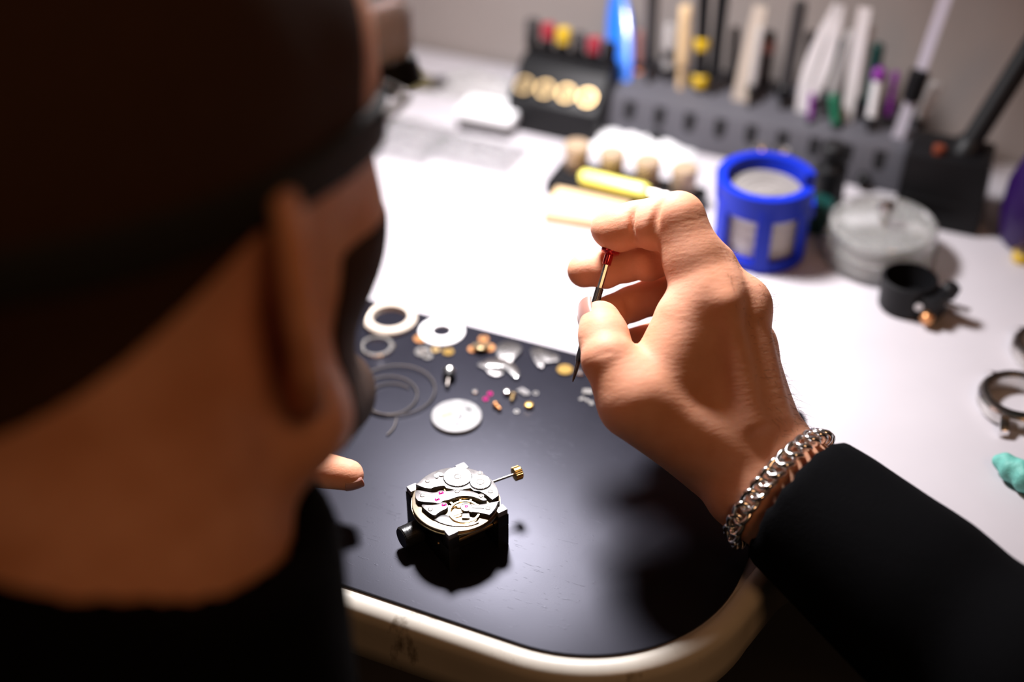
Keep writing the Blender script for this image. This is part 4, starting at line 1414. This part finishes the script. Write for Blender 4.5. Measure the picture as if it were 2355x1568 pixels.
# --- left hand, resting on the mat behind the head; its thumb shows past the cheek
lt = K(806, 1086, 0.612)
lwr = lt + V((-0.112, -0.052, 0.012))
lelb = V((-0.335, -0.175, 0.03))
lfa = (lelb - lwr) / np.linalg.norm(lelb - lwr)
O = lt
JL = {
    'thumb': [(O + V((-0.074, -0.034, 0.000)), 0.0165), (O + V((-0.052, -0.020, 0.002)), 0.0125), (O + V((-0.022, -0.006, 0.001)), 0.0090), (O + V((-0.001, -0.0005, -0.0015)), 0.0068)],
    'index': [(O + V((-0.080, 0.016, 0.008)), 0.0120), (O + V((-0.064, 0.042, 0.006)), 0.0098), (O + V((-0.056, 0.036, -0.010)), 0.0082), (O + V((-0.052, 0.022, -0.0145)), 0.0074)],
    'middle': [(O + V((-0.096, 0.026, 0.006)), 0.0120), (O + V((-0.080, 0.056, 0.004)), 0.0098), (O + V((-0.070, 0.050, -0.012)), 0.0082), (O + V((-0.066, 0.034, -0.0150)), 0.0074)],
    'ring': [(O + V((-0.112, 0.030, 0.002)), 0.0115), (O + V((-0.096, 0.060, 0.000)), 0.0092), (O + V((-0.086, 0.054, -0.013)), 0.0080), (O + V((-0.082, 0.038, -0.0155)), 0.0072)],
    'little': [(O + V((-0.124, 0.028, -0.003)), 0.0105), (O + V((-0.112, 0.056, -0.004)), 0.0084), (O + V((-0.100, 0.052, -0.014)), 0.0072), (O + V((-0.096, 0.040, -0.0165)), 0.0064)],
}
palmL = [(lwr, JL[k][0][0], 0.0200, r) for k, r in (('index', 0.014), ('middle', 0.0135), ('ring', 0.0125), ('little', 0.0115))]
palmL += [(lwr, JL['thumb'][0][0], 0.021, 0.0165), (JL['thumb'][0][0], JL['index'][0][0], 0.015, 0.012), (lwr, lwr + lfa * 0.06, 0.0245, 0.0260)]
base_l = hand_field(JL, palmL, [])


def left_hand(X):
    return smin(base_l(X), sd_cone(X, lwr + lfa * 0.02, lwr + lfa * 0.14, 0.0250, 0.034), 0.012)


pts = np.array([p for ch in JL.values() for p, r in ch] + [lwr + lfa * 0.10])
v2, f2 = surface(left_hand, pts.min(0) - 0.032, pts.max(0) + 0.032, 0.0013)

# --- head
HO = V((-0.0612, -0.1145, 0.1960))
hy, hp_, hr = math.radians(-6.5), math.radians(-7.0), math.radians(-8.3)
Rz = np.array([[math.cos(hy), -math.sin(hy), 0], [math.sin(hy), math.cos(hy), 0], [0, 0, 1]])
Rx = np.array([[1, 0, 0], [0, math.cos(hp_), -math.sin(hp_)], [0, math.sin(hp_), math.cos(hp_)]])
Ry = np.array([[math.cos(hr), 0, math.sin(hr)], [0, 1, 0], [-math.sin(hr), 0, math.cos(hr)]])
HR = Rz @ Rx @ Ry


def hl(x, y, z):
    return HR @ (V((x, y, z)) * mm) + HO


L3 = lambda *a: V(a) * mm


def skull(q):
    d = sd_ell(q, L3(0, -6, 48), L3(77, 98, 80))
    d = smin(d, sd_ell(q, L3(0, 52, 58), L3(62, 50, 44)), 0.02)
    d = smin(d, sd_ell(q, L3(0, 38, -4), L3(59, 58, 78)), 0.030)
    d = smin(d, sd_cone(q, L3(6, -25, -30), L3(12, -58, -165), 0.061, 0.070), 0.022)
    for s in (-1, 1):
        d = smin(d, sd_cone(q, L3(s * 54, 12, -50), L3(s * 16, 78, -82), 0.0185, 0.017), 0.016)
        d = smin(d, sd_ell(q, L3(s * 38, 54, -6), L3(21, 26, 25)), 0.014)
    return d


def face(q):
    d = skull(q)
    d = smin(d, sd_ell(q, L3(0, 80, 36), L3(48, 16, 13)), 0.012)
    for s in (-1, 1):
        d = smax(d, -sd_ell(q, L3(s * 32, 102, 18), L3(15, 14, 10)), 0.008)
        d = smin(d, sd_ell(q, L3(s * 32, 82, 18), L3(13, 12, 12)), 0.002)
        d = smin(d, sd_cone(q, L3(s * 20, 92, 24), L3(s * 44, 86, 23), 0.0030, 0.0022), 0.003)
        d = smin(d, sd_ell(q, L3(s * 9, 103, -16), L3(8, 9, 7)), 0.004)
    d = smin(d, sd_cone(q, L3(0, 92, 22), L3(0, 113, -13), 0.0075, 0.0105), 0.008)
    d = smin(d, sd_ell(q, L3(0, 95, -44), L3(25, 7, 5)), 0.003)
    d = smin(d, sd_ell(q, L3(0, 94, -54), L3(22, 7.5, 5.5)), 0.003)
    d = smin(d, sd_ell(q, L3(0, 86, -80), L3(20, 13, 12)), 0.010)
    # ears: a thin shell standing off the head, rolled rim, hollow in front, lobe
    for s in (-1, 1):
        e1 = V((s * 0.66, -0.75, 0.0))
        n = V((s * 0.75, 0.66, 0.0))
        up = V((0, -0.22, 0.975))
        up -= n * (up @ n)
        up /= np.linalg.norm(up)
        e1 = np.cross(up, n) * (1 if np.cross(up, n) @ e1 > 0 else -1)
        B = np.stack([e1, up, n], 1)
        c = L3(s * 68, 8, 4) + e1 * 0.016
        ear = sd_ell(q, c, L3(23, 33, 5.0), B)
        rim = None
        pr_ = None
        for i in range(9):
            a = math.radians(-70 + 210 * i / 8)
            pnt = c + e1 * (0.0205 * math.cos(a)) + up * (0.031 * math.sin(a)) + n * 0.001
            if pr_ is not None:
                k_ = sd_cone(q, pr_, pnt, 0.0042, 0.0042)
                rim = k_ if rim is None else np.minimum(rim, k_)
            pr_ = pnt
        ear = smin(ear, rim, 0.003)
        ear = smin(ear, sd_ell(q, c - up * 0.030 - e1 * 0.003, L3(9, 11, 5.5), B), 0.005)
        ear = smax(ear, -sd_ell(q, c + n * 0.0065 - e1 * 0.004, L3(10, 19, 6), B), 0.003)
        d = smin(d, ear, 0.005)
    return d


def to_local(X):
    return (X - HO.astype(np.float32)) @ HR.astype(np.float32)


v3, f3 = surface(lambda X: face(to_local(X)), HO + V((-0.115, -0.135, -0.19)), HO + V((0.115, 0.135, 0.150)), 0.0022)

# --- torso, shoulders and arms inside the clothes
SHR, SHL = V((0.130, -0.275, -0.075)), V((-0.250, -0.275, -0.065))
NB = hl(2, -66, -172)


def core(X, g):
    d = sd_ell(X, (-0.06, -0.285, -0.25), (0.175 + g, 0.105 + g, 0.31))
    d = smin(d, sd_cone(X, SHR, SHL, 0.052 + g, 0.052 + g), 0.05)
    d = smin(d, sd_cone(X, NB, NB + V((0, -0.02, -0.06)), 0.056 + g, 0.075 + g), 0.04)
    for sh, el in ((SHR, elb), (SHL, lelb)):
        d = smin(d, sd_cone(X, NB + V((0, -0.015, -0.02)), sh, 0.034 + g, 0.046 + g), 0.03)
        d = smin(d, sd_cone(X, sh, el, 0.050 + g, 0.041 + g), 0.03)
    return d


def body_core(X):
    d = core(X, 0.0)
    d = smin(d, sd_cone(X, elb, wr + fa * 0.05, 0.041, 0.026), 0.02)
    return smin(d, sd_cone(X, lelb, lwr + lfa * 0.05, 0.041, 0.024), 0.02)


v4, f4 = surface(body_core, (-0.44, -0.44, -0.60), (0.44, 0.08, 0.16), 0.008)
vv, ff, o_ = [], [], 0
for v_, f_ in ((v1, f1), (v2, f2), (v3, f3), (v4, f4)):
    vv.append(v_)
    ff.append(f_ + o_)
    o_ += len(v_)
body = np_mesh('body', np.concatenate(vv) - ROOT, np.concatenate(ff), 'skin', person)

# --- close-cropped hair and beard: thin shells over the skull


def hair(X):
    q = to_local(X)
    d = skull(q) - 0.0016
    d = smax(d, -(q[..., 2] - (0.030 + 0.55 * np.minimum(q[..., 1], 0.0))), 0.004)
    d = smax(d, q[..., 1] - 0.060 - 0.35 * (q[..., 2] - 0.060), 0.006)
    return smax(d, -(skull(q) + 0.004), 0.001)


v_, f_ = surface(hair, HO + V((-0.10, -0.125, -0.07)), HO + V((0.10, 0.11, 0.145)), 0.0024)
tag(np_mesh('hair', v_ - ROOT, f_, 'hair', person), 'close-cropped dark hair')


def beard(X):
    q = to_local(X)
    s = skull(q)
    d = smax(s - 0.0008, -(s + 0.004), 0.001)
    x = np.abs(q[..., 0])
    d = smax(d, q[..., 2] - np.where(x > 0.045, 0.000, -0.034), 0.003)
    d = smax(d, -(q[..., 1] - 0.034), 0.004)
    return smax(d, -(q[..., 2] + 0.098), 0.004)


v_, f_ = surface(beard, HO + V((-0.09, 0.00, -0.12)), HO + V((0.09, 0.12, 0.03)), 0.0024)
tag(np_mesh('beard', v_ - ROOT, f_, 'hair', person), 'short dark beard along the jaw')

# --- sweater: torso, collar and both sleeves as one garment
cuff = wr + fa * 0.0185
cuffl = lwr + lfa * 0.03


def sweater(X):
    d = core(X, 0.011)
    # right sleeve with folds
    ax_ = (elb - cuff)
    La = np.linalg.norm(ax_)
    ax_ = ax_ / La
    s = (X - cuff.astype(np.float32)) @ ax_.astype(np.float32)
    sl = sd_cone(X, cuff - fa * 0.03, elb, 0.0285, 0.055)
    side = (X - cuff.astype(np.float32)) @ (RT * 0.6 - UP * 0.8).astype(np.float32)
    sl = sl + 0.0030 * np.exp(-((s - 0.052 - side * 0.5) / 0.009) ** 2) - 0.0060 * np.exp(-((s - 0.074 - side * 0.5) / 0.012) ** 2) - 0.0050 * np.exp(-((s - 0.122 - side * 0.5) / 0.014) ** 2) \
        - 0.0030 * np.exp(-((s - 0.165 - side * 0.6) / 0.016) ** 2)
    sl = smax(sl, -s, 0.003)
    d = smin(d, sl, 0.02)
    s2 = (X - cuffl.astype(np.float32)) @ lfa.astype(np.float32)
    d = smin(d, smax(sd_cone(X, cuffl - lfa * 0.03, lelb, 0.027, 0.052), -s2, 0.003), 0.02)
    # collar, open at the top around the neck
    q = to_local(X)
    col = sd_cone(q, L3(8, -34, -50), L3(10, -62, -165), 0.0790, 0.0900)
    col = smax(col, (q[..., 2] + 0.050) + 0.30 * (q[..., 1] + 0.03) + 0.30 * q[..., 0], 0.004)
    d = smin(d, col, 0.016)
    d = smax(d, -(sd_cone(q, L3(7, -25, -30), L3(9, -46, -98), 0.0640, 0.066)), 0.004)
    # open cuffs
    d = smax(d, -sd_cone(X, cuff - fa * 0.02, cuff + fa * 0.030, 0.0252, 0.0250), 0.002)
    return d + 0.0006 * np.sin(X[..., 0] * 90 + 2 * np.sin(X[..., 1] * 60)) * np.sin(X[..., 2] * 70)


v_, f_ = surface(sweater, (-0.46, -0.46, -0.50), (0.46, 0.09, 0.17), 0.0042)
tag(np_mesh('sweater', v_ - ROOT, f_, 'shirt', person), 'black long-sleeved sweater')


def trousers(X):
    d = sd_ell(X, (-0.06, -0.28, -0.50), (0.19, 0.13, 0.13))
    for x in (-0.16, 0.06):
        d = smin(d, sd_cone(X, V((x, -0.26, -0.50)), V((x * 1.25, 0.10, -0.42)), 0.085, 0.066), 0.04)
        d = smin(d, sd_cone(X, V((x * 1.25, 0.10, -0.42)), V((x * 1.25, 0.02, -0.72)), 0.064, 0.046), 0.02)
    return smax(d, -(X[..., 2] + 0.735), 0.004)


v_, f_ = surface(trousers, (-0.36, -0.44, -0.75), (0.26, 0.20, -0.34), 0.008)
tag(np_mesh('trousers', v_ - ROOT, f_, 'trousers', person), 'dark trousers')

# --- nails


def nail(c, n, up, w, l, th=0.0012):
    n, up = V(n) / np.linalg.norm(n), V(up)
    up = up - n * (up @ n)
    up /= np.linalg.norm(up)
    sd_ = np.cross(up, n)
    vs = []
    nu_, nv_ = 10, 10
    for k in (0, 1):
        for i in range(nu_ + 1):
            for j in range(nv_ + 1):
                a, b = i / nu_ * 2 - 1, j / nv_ * 2 - 1
                bb_ = b * (1 - 0.18 * a * a * (1 if b > 0 else 0.8))
                vs.append(c + sd_ * a * w + up * bb_ * l - n * (0.55 * w * (1 - math.sqrt(max(0, 1 - (a * 0.8) ** 2))) * 1.4 + 0.10 * l * b * b + k * th))
    N = (nu_ + 1) * (nv_ + 1)
    fs = []
    for i in range(nu_):
        for j in range(nv_):
            q_ = (i * (nv_ + 1) + j, (i + 1) * (nv_ + 1) + j, (i + 1) * (nv_ + 1) + j + 1, i * (nv_ + 1) + j + 1)
            fs += [q_, tuple(N + x for x in reversed(q_))]
    for i in range(nu_):
        for j in (0, nv_):
            a, b = i * (nv_ + 1) + j, (i + 1) * (nv_ + 1) + j
            fs.append((a, b, N + b, N + a))
    for j in range(nv_):
        for i in (0, nu_):
            a, b = i * (nv_ + 1) + j, i * (nv_ + 1) + j + 1
            fs.append((a, b, N + b, N + a))
    o = MB().add([V(p) - ROOT for p in vs], fs).build('fingernail', 'nail', person, smooth=60)
    return o


tax = (T3 - T2) / np.linalg.norm(T3 - T2)
nn_ = -RT * 0.93 - FW * 0.30 + UP * 0.1
nn_ -= tax * (nn_ @ tax)
nn_ /= np.linalg.norm(nn_)
nail(T3 + nn_ * 0.0088 + tax * 0.0015, nn_, tax, 0.0062, 0.0076)
lax = JL['thumb'][3][0] - JL['thumb'][2][0]
nail(JL['thumb'][3][0] + (RT * 0.3 - UP * 0.75 - FW * 0.5) / 0.95 * 0.0063 + lax / np.linalg.norm(lax) * 0.0015, RT * 0.3 - UP * 0.75 - FW * 0.5, lax, 0.0034, 0.0042)

# --- fine hairs on the wrist and back of the hand
rnd = np.random.default_rng(4)
rel = v1 - CAM
dep = rel @ FW
qx, qy = CX + FPX * (rel @ RT) / dep, CY - FPX * (rel @ UP) / dep
cen = wr + 0.45 * (M0 - wr)
sel = np.argwhere((qy > 560) & (qy < 1010) & (qx > 1650 + 0.30 * (qy - 560)))[:, 0]
mb = MB()
for i in rnd.choice(sel, min(360, len(sel)), replace=False):
    p = v1[i]
    lax_ = (wr - M0) / np.linalg.norm(wr - M0)
    n_ = (p - cen) - lax_ * ((p - cen) @ lax_)
    n_ /= np.linalg.norm(n_)
    d1 = n_ * 0.6 + lax_ * 0.3 + rnd.normal(0, 0.35, 3)
    L_ = rnd.uniform(0.003, 0.0065) * (1.3 if qy[i] > 850 else 0.6)
    mid = p + d1 * L_ * 0.5
    end = mid + (d1 + rnd.normal(0, 0.3, 3) + lax_ * 0.3) * L_ * 0.5
    mb.tube([p - n_ * 0.0005 - ROOT, mid - ROOT, end - ROOT], [0.00006, 0.00005, 0.00001], 3)
o = mb.build('arm_hair', 'arm_hair', person)
tag(o, 'fine dark hairs on the back of the hand', kind='stuff')

# ================================================================== LOUPE ON A HEAD STRAP
loupe = thing('head_loupe', 'black watchmaker loupe on a dark elastic strap around the head', 'loupe', ROOT)


def strap_f(X):
    q = to_local(X)
    s = skull(q)
    d = smax(s - 0.0036, -(s + 0.001), 0.0006)
    return smax(d, np.abs(q[..., 2] - 0.0335 + 0.04 * q[..., 1]) - 0.0078, 0.001)


v_, f_ = surface(strap_f, HO + V((-0.095, -0.125, 0.0)), HO + V((0.095, 0.11, 0.075)), 0.0018)
np_mesh('strap', v_ - ROOT, f_, 'strap', loupe)
fwd = -UP * 0.90 + RT * 0.25 + FW * 0.35
fwd /= np.linalg.norm(fwd)
ec = PD(846, 22, 0.470)
MB().lathe([(0.0130, 0.0), (0.0142, 0.003), (0.0120, 0.012), (0.0100, 0.019), (0.0088, 0.019), (0.0106, 0.012), (0.0120, 0.003)], ec - ROOT, fwd, 36, closed=True).build('eyecup', 'smoke', loupe)
MB().lathe([(0.0096, 0.017), (0.0112, 0.018), (0.0112, 0.027), (0.0096, 0.027)], ec - ROOT, fwd, 36, closed=True).build('lens_barrel', 'black', loupe)
MB().lathe([(0.001, 0.0200), (0.0064, 0.0205), (0.0097, 0.0218), (0.0097, 0.0230), (0.0064, 0.0243), (0.001, 0.0248)], ec - ROOT, fwd, 36).build('lens', 'glass', loupe)
MB().tube([hl(66, 62, 33) - ROOT, hl(60, 84, 33) - ROOT, ec + fwd * 0.020 - RT * 0.010 - ROOT], 0.0022, 10).build('wire_clip', 'steel_dark', loupe)

# ================================================================== BRACELET
bc_ = wr + fa * 0.0105
u0 = RT - fa * (RT @ fa)
u0 /= np.linalg.norm(u0)
w0 = np.cross(fa, u0)
brace = thing('chain_bracelet', 'silver curb chain bracelet around the right wrist', 'bracelet', bc_)
# ring follows the wrist: find the skin radius by marching outwards
NL = 27
rad = []
for i in range(NL):
    a = 2 * math.pi * i / NL
    dr = u0 * math.cos(a) + w0 * math.sin(a)
    rs = np.linspace(0.012, 0.05, 120)
    X = (bc_ + dr * rs[:, None]).astype(np.float32)[None]
    vals = right_hand(X)[0]
    k = np.argmax(vals > 0)
    rad.append(rs[k])
rad = np.array(rad)
rad = (np.roll(rad, 1) + rad + np.roll(rad, -1)) / 3 + 0.0020
link_me = None
for i in range(NL):
    a = 2 * math.pi * i / NL
    dr = u0 * math.cos(a) + w0 * math.sin(a)
    tg = -u0 * math.sin(a) + w0 * math.cos(a)
    if link_me is None:
        m_ = MB()
        ring = [(0.0044 * math.cos(t_), 0.0032 * math.sin(t_), 0.0011 * math.sin(2 * t_)) for t_ in np.linspace(0, 2 * math.pi, 20, endpoint=False)]
        m_.tube(ring, 0.00125, 10, closed=True)
        o = m_.build('link', 'steel_bright', brace, smooth=60)
        link_me = o.data
    else:
        o = bpy.data.objects.new('link', link_me)
        COL.objects.link(o)
        o.parent = brace
    tw = 0.62
    x_ = tg + dr * 0.38 + fa * 0.22
    x_ /= np.linalg.norm(x_)
    y_ = fa - x_ * (fa @ x_)
    y_ /= np.linalg.norm(y_)
    z_ = np.cross(x_, y_)
    Mx = Matrix.Identity(4)
    for r_ in range(3):
        Mx[r_][0], Mx[r_][1], Mx[r_][2] = x_[r_], y_[r_], z_[r_]
        Mx[r_][3] = (dr * rad[i])[r_]
    o.matrix_local = Mx
